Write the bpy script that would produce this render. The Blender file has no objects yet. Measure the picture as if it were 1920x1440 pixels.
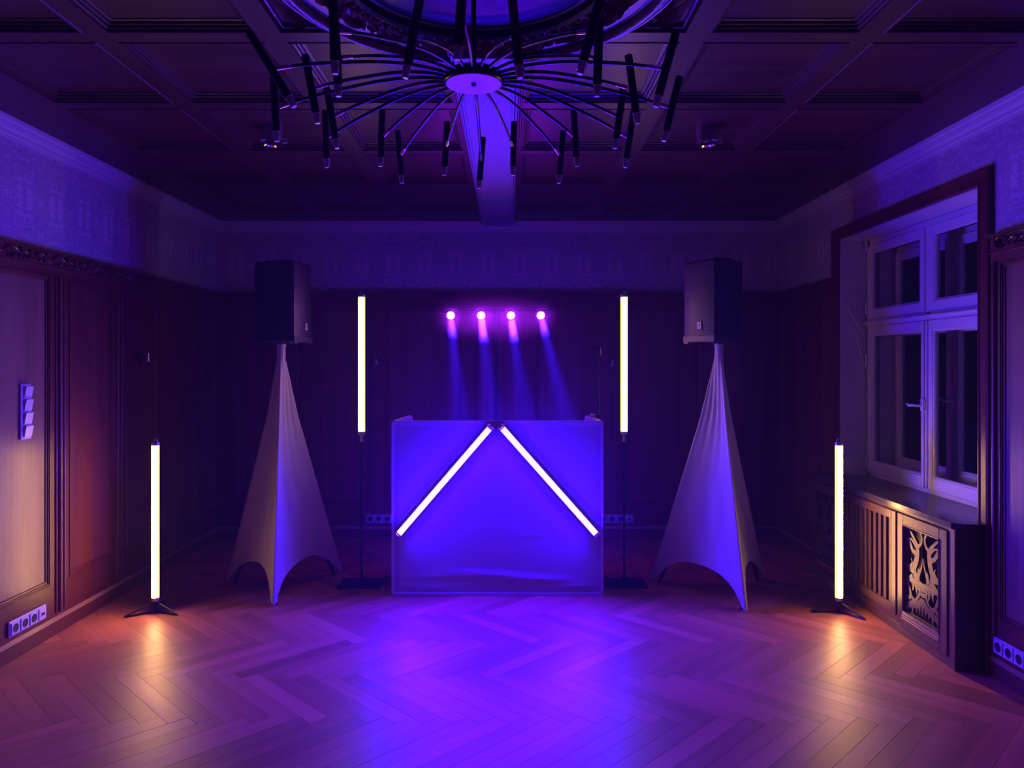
import bpy, bmesh, math, random
from mathutils import Vector, Matrix

random.seed(11)
S = bpy.context.scene
COL = S.collection
PI = math.pi

# ------------------------------------------------------------------ camera
cam_data = bpy.data.cameras.new('camera')
cam_data.sensor_fit = 'HORIZONTAL'
cam_data.sensor_width = 36.0
cam_data.lens = 1400 / 1920 * 36.0
cam_data.shift_x = 5 / 1920
cam_data.shift_y = -35 / 1920
cam_data.clip_start = 0.05
cam = bpy.data.objects.new('camera', cam_data)
cam.location = (0, 0, 1.63)
cam.rotation_euler = (PI / 2, 0, 0)
COL.objects.link(cam)
S.camera = cam

# ------------------------------------------------------------------ world: night outside
world = bpy.data.worlds.new('night')
S.world = world
world.use_nodes = True
world.node_tree.nodes['Background'].inputs[0].default_value = (0.10, 0.08, 0.30, 1)
world.node_tree.nodes['Background'].inputs[1].default_value = 0.012

# ------------------------------------------------------------------ view
S.view_settings.view_transform = 'Standard'
S.view_settings.look = 'None'
S.view_settings.gamma = 1
S.view_settings.exposure = 0.0
S.view_settings.use_curve_mapping = False
S.cycles.use_denoising = True
S.cycles.max_bounces = 5
S.cycles.diffuse_bounces = 2
S.cycles.glossy_bounces = 2
S.cycles.use_adaptive_sampling = True
S.cycles.adaptive_threshold = 0.08
S.cycles.volume_bounces = 0
S.cycles.sample_clamp_indirect = 6.0
S.cycles.caustics_reflective = False
S.cycles.caustics_refractive = False

# lamp colours (radiance of the diffuser tubes, in display units)
BLUE_TUBE = (30.0, 1.4, 1050.0)
WARM_TUBE = (52.0, 24.0, 13.0)
WARM_TUBE_REAR = (21.0, 9.5, 5.5)
WARM_FLANK = (47.0, 22.0, 0.72)
WARM_FLANK_REAR = (19.0, 8.6, 0.70)
TUBE_EDGE = (6.0, 4.6, 0.34)

# room
XL, XR, YB, YF = -2.775, 2.56, 7.1, -1.9
XC = -0.107
ZS = 2.995          # soffit height of the ceiling beams
ZW = 2.313          # top of the wainscot


# ================================================================== materials
def mat_new(name):
    m = bpy.data.materials.new(name)
    m.use_nodes = True
    nt = m.node_tree
    b = nt.nodes['Principled BSDF']
    return m, nt, b


def plain(name, col, rough=0.5, metal=0.0, spec=0.5, coat=0.0):
    m, nt, b = mat_new(name)
    b.inputs['Base Color'].default_value = (*col, 1)
    b.inputs['Roughness'].default_value = rough
    b.inputs['Metallic'].default_value = metal
    b.inputs['Specular IOR Level'].default_value = spec
    b.inputs['Coat Weight'].default_value = coat
    # faint unevenness so that no surface is dead flat
    n = nt.nodes.new('ShaderNodeTexNoise')
    n.inputs['Scale'].default_value = 35
    tc = nt.nodes.new('ShaderNodeTexCoord')
    nt.links.new(tc.outputs['Object'], n.inputs['Vector'])
    r = nt.nodes.new('ShaderNodeMapRange')
    r.inputs[3].default_value = max(0.02, rough - 0.05)
    r.inputs[4].default_value = min(1, rough + 0.05)
    nt.links.new(n.outputs['Fac'], r.inputs[0])
    nt.links.new(r.outputs[0], b.inputs['Roughness'])
    return m


def wood(name, c1, c2, axis='z', rough=0.4, scale=1.0, bump=0.15, rnd=None, spec=0.5, fig=1.0, coat=0.0):
    """streaky wood; axis = grain direction in object space; rnd: 'object' | 'island' tint variation"""
    m, nt, b = mat_new(name)
    N, L = nt.nodes, nt.links
    tc = N.new('ShaderNodeTexCoord')
    mp = N.new('ShaderNodeMapping')
    sc = {'x': (1.2, 22, 22), 'y': (22, 1.2, 22), 'z': (22, 22, 1.2)}[axis]
    mp.inputs['Scale'].default_value = [v * scale for v in sc]
    src = tc.outputs['Object']
    rv = None
    if rnd == 'object':
        rv = N.new('ShaderNodeObjectInfo').outputs['Random']
    elif rnd == 'island':
        rv = N.new('ShaderNodeNewGeometry').outputs['Random Per Island']
    if rv is not None:
        ad = N.new('ShaderNodeVectorMath'); ad.operation = 'ADD'
        ml = N.new('ShaderNodeVectorMath'); ml.operation = 'SCALE'
        cx = N.new('ShaderNodeCombineXYZ')
        cx.inputs[0].default_value = cx.inputs[1].default_value = cx.inputs[2].default_value = 17.3
        L.new(cx.outputs[0], ml.inputs[0]); L.new(rv, ml.inputs['Scale'])
        L.new(src, ad.inputs[0]); L.new(ml.outputs[0], ad.inputs[1])
        src = ad.outputs[0]
    L.new(src, mp.inputs['Vector'])
    n1 = N.new('ShaderNodeTexNoise'); n1.inputs['Scale'].default_value = 1.0
    n1.inputs['Detail'].default_value = 6; n1.inputs['Roughness'].default_value = 0.65
    n1.inputs['Distortion'].default_value = 0.6 * fig
    L.new(mp.outputs[0], n1.inputs['Vector'])
    n2 = N.new('ShaderNodeTexNoise'); n2.inputs['Scale'].default_value = 0.18
    n2.inputs['Detail'].default_value = 3; n2.inputs['Distortion'].default_value = 1.5 * fig
    L.new(mp.outputs[0], n2.inputs['Vector'])
    mx = N.new('ShaderNodeMath'); mx.operation = 'ADD'
    L.new(n1.outputs['Fac'], mx.inputs[0]); L.new(n2.outputs['Fac'], mx.inputs[1])
    mr = N.new('ShaderNodeMapRange'); mr.inputs[1].default_value = 0.7; mr.inputs[2].default_value = 1.3
    L.new(mx.outputs[0], mr.inputs[0])
    cm = N.new('ShaderNodeMix'); cm.data_type = 'RGBA'
    cm.inputs['A'].default_value = (*c1, 1); cm.inputs['B'].default_value = (*c2, 1)
    L.new(mr.outputs[0], cm.inputs['Factor'])
    out = cm.outputs['Result']
    if rv is not None:
        hs = N.new('ShaderNodeHueSaturation')
        vr = N.new('ShaderNodeMapRange'); vr.inputs[3].default_value = 0.70; vr.inputs[4].default_value = 1.20
        L.new(rv, vr.inputs[0]); L.new(vr.outputs[0], hs.inputs['Value'])
        L.new(out, hs.inputs['Color']); out = hs.outputs['Color']
    L.new(out, b.inputs['Base Color'])
    b.inputs['Specular IOR Level'].default_value = spec
    b.inputs['Coat Weight'].default_value = coat
    b.inputs['Coat Roughness'].default_value = 0.25
    rr = N.new('ShaderNodeMapRange'); rr.inputs[3].default_value = rough - 0.06; rr.inputs[4].default_value = rough + 0.08
    L.new(n1.outputs['Fac'], rr.inputs[0]); L.new(rr.outputs[0], b.inputs['Roughness'])
    bp = N.new('ShaderNodeBump'); bp.inputs['Strength'].default_value = bump; bp.inputs['Distance'].default_value = 0.004
    L.new(n1.outputs['Fac'], bp.inputs['Height']); L.new(bp.outputs[0], b.inputs['Normal'])
    return m


def wallpaper():
    """pale damask wallpaper: staggered scroll medallions, a hair lighter than the ground"""
    m, nt, b = mat_new('damask_wallpaper')
    N, L = nt.nodes, nt.links
    def math_(op, a, c=None):
        n = N.new('ShaderNodeMath'); n.operation = op
        for k, v in enumerate((a, c)):
            if v is None: continue
            if isinstance(v, (int, float)): n.inputs[k].default_value = v
            else: L.new(v, n.inputs[k])
        return n.outputs[0]
    g = N.new('ShaderNodeNewGeometry')
    sp = N.new('ShaderNodeSeparateXYZ'); L.new(g.outputs['Position'], sp.inputs[0])
    u = math_('ADD', sp.outputs[0], sp.outputs[1])
    v = sp.outputs[2]
    cb = N.new('ShaderNodeCombineXYZ'); L.new(math_('PINGPONG', u, .15), cb.inputs[0]); L.new(math_('PINGPONG', v, .37), cb.inputs[1])
    nz = N.new('ShaderNodeTexNoise'); nz.inputs['Scale'].default_value = 8.5; nz.inputs['Detail'].default_value = 0.6
    nz.inputs['Distortion'].default_value = 1.6
    L.new(cb.outputs[0], nz.inputs['Vector'])
    nm = N.new('ShaderNodeTexNoise'); nm.inputs['Scale'].default_value = 13; nm.inputs['Detail'].default_value = 0
    L.new(cb.outputs[0], nm.inputs['Vector'])
    out = math_('SUBTRACT', math_('SINE', math_('MULTIPLY', nz.outputs['Fac'], 44)), math_('MULTIPLY', nm.outputs['Fac'], 0.9))
    mr = N.new('ShaderNodeMapRange'); mr.inputs[1].default_value = 0.05; mr.inputs[2].default_value = 0.55
    L.new(out, mr.inputs[0])
    cm = N.new('ShaderNodeMix'); cm.data_type = 'RGBA'
    cm.inputs['A'].default_value = (0.49, 0.44, 0.44, 1); cm.inputs['B'].default_value = (0.69, 0.63, 0.62, 1)
    L.new(mr.outputs[0], cm.inputs['Factor']); L.new(cm.outputs['Result'], b.inputs['Base Color'])
    b.inputs['Roughness'].default_value = 0.6
    bp = N.new('ShaderNodeBump'); bp.inputs['Strength'].default_value = 0.15; bp.inputs['Distance'].default_value = 0.002
    L.new(mr.outputs[0], bp.inputs['Height']); L.new(bp.outputs[0], b.inputs['Normal'])
    return m


def glow(name, rgb):
    m = bpy.data.materials.new(name)
    m.use_nodes = True
    nt = m.node_tree
    nt.nodes.clear()
    o = nt.nodes.new('ShaderNodeOutputMaterial')
    e = nt.nodes.new('ShaderNodeEmission')
    k = max(rgb)
    e.inputs['Color'].default_value = (rgb[0] / k, rgb[1] / k, rgb[2] / k, 1)
    e.inputs['Strength'].default_value = k
    nt.links.new(e.outputs[0], o.inputs['Surface'])
    return m


def glass_pane():
    m = bpy.data.materials.new('window_glass')
    m.use_nodes = True
    nt = m.node_tree
    nt.nodes.clear()
    o = nt.nodes.new('ShaderNodeOutputMaterial')
    t = nt.nodes.new('ShaderNodeBsdfTransparent')
    t.inputs[0].default_value = (0.93, 0.95, 0.95, 1)
    gl = nt.nodes.new('ShaderNodeBsdfGlossy'); gl.inputs['Roughness'].default_value = 0.02
    f = nt.nodes.new('ShaderNodeFresnel'); f.inputs[0].default_value = 1.3
    mx = nt.nodes.new('ShaderNodeMixShader')
    # a pane is seen from both sides: keep the same reflectance either way
    ge = nt.nodes.new('ShaderNodeNewGeometry')
    ir = nt.nodes.new('ShaderNodeMapRange'); ir.inputs[3].default_value = 1.35; ir.inputs[4].default_value = 1 / 1.35
    nt.links.new(ge.outputs['Backfacing'], ir.inputs[0]); nt.links.new(ir.outputs[0], f.inputs[0])
    nt.links.new(f.outputs[0], mx.inputs[0]); nt.links.new(t.outputs[0], mx.inputs[1]); nt.links.new(gl.outputs[0], mx.inputs[2])
    nt.links.new(mx.outputs[0], o.inputs['Surface'])
    return m


def speaker_grille():
    m, nt, b = mat_new('perforated_grille')
    N, L = nt.nodes, nt.links
    tc = N.new('ShaderNodeTexCoord')
    sx = N.new('ShaderNodeSeparateXYZ'); L.new(tc.outputs['Object'], sx.inputs[0])
    outs = []
    for k, s in ((0, 520), (2, 520)):
        a = N.new('ShaderNodeMath'); a.operation = 'MULTIPLY'; a.inputs[1].default_value = s
        L.new(sx.outputs[k], a.inputs[0])
        c = N.new('ShaderNodeMath'); c.operation = 'SINE'; L.new(a.outputs[0], c.inputs[0]); outs.append(c)
    mu = N.new('ShaderNodeMath'); mu.operation = 'MULTIPLY'
    L.new(outs[0].outputs[0], mu.inputs[0]); L.new(outs[1].outputs[0], mu.inputs[1])
    mr = N.new('ShaderNodeMapRange'); mr.inputs[1].default_value = -0.4; mr.inputs[2].default_value = 0.4
    L.new(mu.outputs[0], mr.inputs[0])
    cm = N.new('ShaderNodeMix'); cm.data_type = 'RGBA'
    cm.inputs['A'].default_value = (0.004, 0.004, 0.005, 1); cm.inputs['B'].default_value = (0.022, 0.022, 0.024, 1)
    L.new(mr.outputs[0], cm.inputs['Factor']); L.new(cm.outputs['Result'], b.inputs['Base Color'])
    b.inputs['Roughness'].default_value = 0.45
    bp = N.new('ShaderNodeBump'); bp.inputs['Strength'].default_value = 0.4; bp.inputs['Distance'].default_value = 0.002
    L.new(mr.outputs[0], bp.inputs['Height']); L.new(bp.outputs[0], b.inputs['Normal'])
    return m


def fabric(name, col, rough=0.85):
    m, nt, b = mat_new(name)
    N, L = nt.nodes, nt.links
    tc = N.new('ShaderNodeTexCoord')
    n = N.new('ShaderNodeTexNoise'); n.inputs['Scale'].default_value = 400; n.inputs['Detail'].default_value = 2
    L.new(tc.outputs['Object'], n.inputs['Vector'])
    cm = N.new('ShaderNodeMix'); cm.data_type = 'RGBA'
    cm.inputs['A'].default_value = (*[c * 0.92 for c in col], 1); cm.inputs['B'].default_value = (*col, 1)
    L.new(n.outputs['Fac'], cm.inputs['Factor']); L.new(cm.outputs['Result'], b.inputs['Base Color'])
    b.inputs['Roughness'].default_value = rough
    b.inputs['Specular IOR Level'].default_value = 0.25
    b.inputs['Sheen Weight'].default_value = 0.15
    return m


M = {}
M['wallpaper'] = wallpaper()
M['plaster'] = plain('white_plaster', (0.62, 0.60, 0.58), 0.55)
M['mahogany'] = wood('mahogany_upright', (0.10, 0.016, 0.011), (0.18, 0.036, 0.022), 'z', 0.36)
M['cabinet'] = wood('walnut_upright', (0.085, 0.036, 0.022), (0.15, 0.068, 0.040), 'z', 0.36)
M['cabinet_along'] = wood('walnut_lengthwise', (0.085, 0.036, 0.022), (0.15, 0.068, 0.040), 'y', 0.36)
M['light_veneer'] = wood('oak_veneer', (0.17, 0.085, 0.042), (0.30, 0.165, 0.085), 'z', 0.40, 1.6, bump=0.45, fig=1.2, coat=0.3)
M['veneer'] = wood('mahogany_veneer', (0.12, 0.022, 0.014), (0.22, 0.052, 0.030), 'z', 0.38, 0.8, bump=0.35, fig=1.6, coat=0.35)
M['mahogany_along'] = wood('mahogany_lengthwise', (0.10, 0.016, 0.011), (0.18, 0.036, 0.022), 'y', 0.36)
M['mahogany_across'] = wood('mahogany_crosswise', (0.10, 0.016, 0.011), (0.18, 0.036, 0.022), 'x', 0.36)
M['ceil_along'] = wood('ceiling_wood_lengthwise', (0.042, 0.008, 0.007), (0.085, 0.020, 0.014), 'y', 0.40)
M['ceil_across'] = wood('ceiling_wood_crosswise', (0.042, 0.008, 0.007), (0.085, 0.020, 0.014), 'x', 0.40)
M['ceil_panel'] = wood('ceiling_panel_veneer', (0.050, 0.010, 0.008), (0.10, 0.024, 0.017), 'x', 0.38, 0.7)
M['carved'] = wood('carved_dark_wood', (0.10, 0.045, 0.032), (0.18, 0.085, 0.058), 'x', 0.24, 2.0, coat=0.3)
M['gold_wood'] = wood('pale_gilt_wood', (0.55, 0.40, 0.22), (0.70, 0.54, 0.33), 'x', 0.45, 1.4, bump=0.4)
M['reed'] = plain('polished_reed_moulding', (0.46, 0.26, 0.13), 0.30)
M['oak'] = wood('oak_parquet', (0.46, 0.135, 0.078), (0.64, 0.215, 0.125), 'x', 0.42, 0.55, bump=0.10, rnd='object', spec=0.6)
M['oak_mass'] = wood('oak_parquet_far', (0.46, 0.135, 0.078), (0.64, 0.215, 0.125), 'x', 0.42, 0.55, bump=0.10, rnd='island', spec=0.6)
M['subfloor'] = plain('subfloor', (0.03, 0.015, 0.01), 0.8)
M['white_paint'] = plain('white_gloss_paint', (0.80, 0.79, 0.78), 0.35)
M['blue_lit_paint'] = plain('beam_paint_with_blue_light', (0.27, 0.26, 0.42), 0.5)  # neutral paint with the blue of the tube light put into its colour
M['white_plastic'] = plain('white_plastic', (0.72, 0.71, 0.70), 0.35)
M['dark_hole'] = plain('dark_recess', (0.02, 0.02, 0.022), 0.6)
M['black_metal'] = plain('black_powder_metal', (0.012, 0.012, 0.013), 0.42, 0.0)
M['black_gloss'] = plain('black_gloss_metal', (0.008, 0.008, 0.009), 0.22)
M['chrome'] = plain('chrome', (0.75, 0.75, 0.76), 0.12, 1.0)
M['steel'] = plain('brushed_steel', (0.55, 0.55, 0.56), 0.35, 1.0)
M['disc'] = plain('satin_metal_blue_light_tint', (0.36, 0.34, 0.55), 0.38, 0.3)  # bluish tint stands in for blue light reflected by plain metal
M['acrylic'] = plain('frosted_acrylic', (0.85, 0.84, 0.86), 0.25)
M['speaker_black'] = plain('speaker_black_plastic', (0.014, 0.014, 0.015), 0.55)
M['speaker_trim'] = plain('speaker_grey_trim', (0.04, 0.04, 0.042), 0.4)
M['grille'] = speaker_grille()
M['spandex'] = fabric('white_spandex', (0.68, 0.66, 0.65))
M['booth_fabric'] = fabric('white_booth_fabric', (0.50, 0.49, 0.50))
M['booth_frame'] = plain('white_booth_frame', (0.62, 0.60, 0.60), 0.4)
M['badge_white'] = plain('badge_white', (0.7, 0.7, 0.7), 0.4)
M['badge_black'] = plain('badge_black', (0.01, 0.01, 0.01), 0.4)
M['glass'] = glass_pane()
M['stone'] = plain('dark_marble_sill', (0.05, 0.045, 0.045), 0.22)
M['tube_housing'] = plain('grey_tube_housing', (0.16, 0.16, 0.15), 0.4)
M['blue_glow'] = glow('blue_tube_diffuser', BLUE_TUBE)
M['warm_glow'] = glow('warm_tube_diffuser', WARM_TUBE)
M['warm_glow_rear'] = glow('dimmed_warm_tube_diffuser', WARM_TUBE_REAR)
M['warm_flank'] = glow('warm_tube_flank', WARM_FLANK)
M['warm_flank_rear'] = glow('dimmed_warm_tube_flank', WARM_FLANK_REAR)
M['tube_edge'] = glow('tube_diffuser_rim', TUBE_EDGE)
M['led_glow'] = glow('led_lens', (115, 3.0, 300))


# ================================================================== geometry helpers
class MB:
    def __init__(s):
        s.v, s.f = [], []

    def add(s, verts, faces):
        k = len(s.v)
        s.v += [tuple(p) for p in verts]
        s.f += [tuple(i + k for i in fc) for fc in faces]
        return s

    def box(s, x0, x1, y0, y1, z0, z1, c=0.0):
        if x0 > x1: x0, x1 = x1, x0
        if y0 > y1: y0, y1 = y1, y0
        if z0 > z1: z0, z1 = z1, z0
        if c <= 0:
            v = [(x, y, z) for z in (z0, z1) for y in (y0, y1) for x in (x0, x1)]
            return s.add(v, [(0, 2, 3, 1), (4, 5, 7, 6), (0, 1, 5, 4), (2, 6, 7, 3), (0, 4, 6, 2), (1, 3, 7, 5)])
        c = min(c, (x1 - x0) / 2.01, (y1 - y0) / 2.01, (z1 - z0) / 2.01)
        bm = bmesh.new()
        bmesh.ops.create_cube(bm, size=1)
        for vv in bm.verts:
            vv.co = Vector(((x0 + x1) / 2 + vv.co.x * (x1 - x0), (y0 + y1) / 2 + vv.co.y * (y1 - y0), (z0 + z1) / 2 + vv.co.z * (z1 - z0)))
        bmesh.ops.bevel(bm, geom=bm.edges[:], offset=c, segments=1, affect='EDGES')
        bm.verts.index_update()
        s.add([vv.co[:] for vv in bm.verts], [[vv.index for vv in f.verts] for f in bm.faces])
        bm.free()
        return s

    def tube(s, path, r, n=10, cap=True, aspect=None):
        """round bar along a polyline; r number or list"""
        P = [Vector(p) for p in path]
        R = r if isinstance(r, (list, tuple)) else [r] * len(P)
        T = []
        for i in range(len(P)):
            a = P[max(0, i - 1)]; b = P[min(len(P) - 1, i + 1)]
            T.append((b - a).normalized())
        up = Vector((0, 0, 1)) if abs(T[0].z) < 0.9 else Vector((1, 0, 0))
        u = T[0].cross(up).normalized()
        vs = []
        for i, p in enumerate(P):
            u = (u - T[i] * u.dot(T[i])).normalized()
            w = T[i].cross(u)
            for k in range(n):
                a = 2 * PI * k / n
                vs.append(p + (u * math.cos(a) + w * math.sin(a)) * R[i])
        fs = []
        for i in range(len(P) - 1):
            for k in range(n):
                a, b = i * n + k, i * n + (k + 1) % n
                fs.append((a, b, b + n, a + n))
        if cap:
            fs.append(tuple(range(n - 1, -1, -1)))
            fs.append(tuple((len(P) - 1) * n + k for k in range(n)))
        return s.add(vs, fs)

    def bar(s, p0, p1, w, h, up=(0, 0, 1)):
        """rectangular bar"""
        p0, p1 = Vector(p0), Vector(p1)
        t = (p1 - p0).normalized()
        u = t.cross(Vector(up))
        if u.length < 1e-4: u = t.cross(Vector((1, 0, 0)))
        u.normalize(); q = u.cross(t)
        vs = []
        for p in (p0, p1):
            for a, b in ((-1, -1), (1, -1), (1, 1), (-1, 1)):
                vs.append(p + u * a * w / 2 + q * b * h / 2)
        return s.add(vs, [(3, 2, 1, 0), (4, 5, 6, 7), (0, 1, 5, 4), (1, 2, 6, 5), (2, 3, 7, 6), (3, 0, 4, 7)])

    def lathe(s, prof, c=(0, 0, 0), n=32, axis='z', closed=False):
        """profile [(r, h)] revolved about an axis through c"""
        vs, fs = [], []
        for r, h in prof:
            for k in range(n):
                a = 2 * PI * k / n
                p = (r * math.cos(a), r * math.sin(a), h)
                if axis == 'x': p = (p[2], p[0], p[1])
                elif axis == 'y': p = (p[1], p[2], p[0])
                vs.append((p[0] + c[0], p[1] + c[1], p[2] + c[2]))
        m = len(prof)
        for i in range(m if closed else m - 1):
            for k in range(n):
                j = (i + 1) % m
                a, b = i * n + k, i * n + (k + 1) % n
                fs.append((a, b, j * n + (k + 1) % n, j * n + k))
        if not closed:
            if prof[0][0] > 1e-6: fs.append(tuple(range(n - 1, -1, -1)))
            if prof[-1][0] > 1e-6: fs.append(tuple((m - 1) * n + k for k in range(n)))
        return s.add(vs, fs)

    def leaf(s, pts, wid, height, fr, thick=0.0):
        """domed carved stroke through 2-D points; fr(u, v, n) -> world point"""
        P = catmull(pts, 5)
        W = resample(wid, len(P))
        k = len(P)
        vs = []
        for i in range(k):
            a, b = P[max(0, i - 1)], P[min(k - 1, i + 1)]
            dx, dy = b[0] - a[0], b[1] - a[1]
            l = math.hypot(dx, dy) or 1
            nx, ny = -dy / l, dx / l
            w = W[i] / 2
            h = height * (0.35 + 0.65 * min(1, W[i] / max(wid)))
            x, y = P[i]
            for t, hh in ((-1, 0), (-.55, .7), (0, 1), (.55, .7), (1, 0)):
                vs.append(fr(x + nx * w * t, y + ny * w * t, h * hh))
        fs = []
        for i in range(k - 1):
            for j in range(4):
                a = i * 5 + j
                fs.append((a, a + 1, a + 6, a + 5))
        fs.append((0, 1, 2, 3, 4)); e = (k - 1) * 5
        fs.append((e + 4, e + 3, e + 2, e + 1, e))
        return s.add(vs, fs)

    def ribbon(s, pts, wid, n0, n1, fr):
        """flat sawn stroke of thickness n0..n1"""
        P = catmull(pts, 6)
        W = resample(wid, len(P))
        k = len(P)
        vs = []
        for i in range(k):
            a, b = P[max(0, i - 1)], P[min(k - 1, i + 1)]
            dx, dy = b[0] - a[0], b[1] - a[1]
            l = math.hypot(dx, dy) or 1
            nx, ny = -dy / l, dx / l
            w = W[i] / 2
            x, y = P[i]
            for t, nn in ((-1, n0), (1, n0), (1, n1), (-1, n1)):
                vs.append(fr(x + nx * w * t, y + ny * w * t, nn))
        fs = []
        for i in range(k - 1):
            for j in range(4):
                a = i * 4 + j; b = i * 4 + (j + 1) % 4
                fs.append((a, b, b + 4, a + 4))
        fs.append((3, 2, 1, 0)); e = (k - 1) * 4
        fs.append((e, e + 1, e + 2, e + 3))
        return s.add(vs, fs)


def catmull(pts, sub):
    P = [pts[0]] + list(pts) + [pts[-1]]
    out = []
    for i in range(1, len(P) - 2):
        p0, p1, p2, p3 = P[i - 1], P[i], P[i + 1], P[i + 2]
        for k in range(sub):
            t = k / sub
            out.append(tuple(0.5 * ((2 * b) + (-a + c) * t + (2 * a - 5 * b + 4 * c - d) * t * t + (-a + 3 * b - 3 * c + d) * t ** 3)
                             for a, b, c, d in zip(p0, p1, p2, p3)))
    out.append(tuple(pts[-1]))
    return out


def resample(w, n):
    out = []
    for i in range(n):
        t = i / (n - 1) * (len(w) - 1)
        k = min(int(t), len(w) - 2)
        out.append(w[k] + (w[k + 1] - w[k]) * (t - k))
    return out


def world_loc(o):
    p = Vector((0, 0, 0))
    while o is not None:
        p += o.location
        o = o.parent
    return p


def obj(name, mb, mat, parent=None, smooth=False, origin=None):
    """link the collected geometry (given in room coordinates) as one mesh object"""
    me = bpy.data.meshes.new(name)
    base = world_loc(parent) if parent else Vector((0, 0, 0))
    if origin is None:
        if parent is None:
            xs = [p[0] for p in mb.v]; ys = [p[1] for p in mb.v]; zs = [p[2] for p in mb.v]
            origin = ((min(xs) + max(xs)) / 2, (min(ys) + max(ys)) / 2, min(zs))
        else:
            origin = base
    og = Vector(origin)
    me.from_pydata([tuple(Vector(p) - og) for p in mb.v], [], mb.f)
    me.update()
    bm = bmesh.new(); bm.from_mesh(me)
    bmesh.ops.recalc_face_normals(bm, faces=bm.faces[:])
    bm.to_mesh(me); bm.free()
    me.materials.append(mat)
    if smooth:
        for p in me.polygons: p.use_smooth = True
        if smooth != 'full':
            try:
                me.set_sharp_from_angle(angle=math.radians(smooth if smooth is not True else 40))
            except Exception:
                pass
    o = bpy.data.objects.new(name, me)
    COL.objects.link(o)
    if parent is not None:
        o.parent = parent
        o.location = og - base
    else:
        o.location = og
    return o


def tag(o, label, cat, group=None):
    o['label'] = label; o['category'] = cat
    if group: o['group'] = group
    return o


def thing(name, label, cat, loc, group=None):
    o = bpy.data.objects.new(name, None)
    o.empty_display_size = 0.1
    o.location = loc
    COL.objects.link(o)
    return tag(o, label, cat, group)


def struct(o, label=None):
    o['kind'] = 'structure'
    if label: o['label'] = label
    return o


def copy_part(src, parent, loc=None, rot=None, scale=None):
    c = src.copy()
    COL.objects.link(c)
    c.parent = parent
    if loc is not None: c.location = loc
    if rot is not None: c.rotation_euler = rot
    if scale is not None: c.scale = scale
    return c


def F_left(s, n, z): return (XL + n, s, z)
def F_right(s, n, z): return (XR - n, s, z)
def F_back(s, n, z): return (s, YB - n, z)
def F_front(s, n, z): return (s, YF + n, z)


def fbox(mb, F, s0, s1, n0, n1, z0, z1, c=0.0):
    a, b = F(s0, n0, z0), F(s1, n1, z1)
    return mb.box(a[0], b[0], a[1], b[1], a[2], b[2], c)


def ring(mb, F, s0, s1, z0, z1, prof, F3=None):
    """mitred picture-frame moulding: prof = [(inset, n)]"""
    loops = []
    for i, n in prof:
        loops.append([F(s0 + i, n, z0 + i), F(s1 - i, n, z0 + i), F(s1 - i, n, z1 - i), F(s0 + i, n, z1 - i)])
    vs = [p for l in loops for p in l]
    fs = []
    for k in range(len(loops) - 1):
        for j in range(4):
            a, b = k * 4 + j, k * 4 + (j + 1) % 4
            fs.append((a, b, b + 4, a + 4))
    return mb.add(vs, fs)


# ================================================================== floor: herringbone parquet
fl = obj('floor', MB().box(XL - .12, XR + .12, YF, YB + .12, -0.10, -0.0135), M['subfloor'])
struct(fl, 'oak herringbone parquet floor of the hall')
PLK_L, PLK_W, PLK_T = 0.69, 0.0915, 0.0135
Y0F, X0F = 4.86, 0.03
R2 = math.sqrt(2)


def plank_mesh(poly, name):
    """chamfered board from a convex outline (local x along the grain)"""
    cx = sum(p[0] for p in poly) / len(poly); cy = sum(p[1] for p in poly) / len(poly)
    ins = []
    n = len(poly)
    g, ch = 0.00015, 0.0008
    def inset(d):
        out = []
        for i in range(n):
            p0, p1, p2 = Vector(poly[i - 1]), Vector(poly[i]), Vector(poly[(i + 1) % n])
            e1 = (p1 - p0).normalized(); e2 = (p2 - p1).normalized()
            n1 = Vector((-e1.y, e1.x)); n2 = Vector((-e2.y, e2.x))
            den = 1 + n1.dot(n2)
            out.append(p1 + (n1 + n2) * (d / max(den, 0.3)))
        return out
    lo, md, hi = inset(g), inset(g), inset(g + ch)
    v = [(p.x, p.y, -PLK_T) for p in lo] + [(p.x, p.y, -0.0006) for p in md] + [(p.x, p.y, 0) for p in hi]
    f = [tuple(range(n - 1, -1, -1)), tuple(2 * n + i for i in range(n))]
    for k in (0, 1):
        for i in range(n):
            j = (i + 1) % n
            f.append((k * n + i, k * n + j, (k + 1) * n + j, (k + 1) * n + i))
    me = bpy.data.meshes.new(name)
    me.from_pydata(v, [], f)
    me.update()
    return me, v, f


def clip(poly, a, b, c):
    """keep a*x + b*y <= c"""
    out = []
    for i in range(len(poly)):
        p, q = poly[i], poly[(i + 1) % len(poly)]
        dp, dq = a * p[0] + b * p[1] - c, a * q[0] + b * q[1] - c
        if dp <= 0: out.append(p)
        if (dp < 0) != (dq < 0) and abs(dp - dq) > 1e-9:
            t = dp / (dp - dq)
            out.append((p[0] + (q[0] - p[0]) * t, p[1] + (q[1] - p[1]) * t))
    return out


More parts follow.
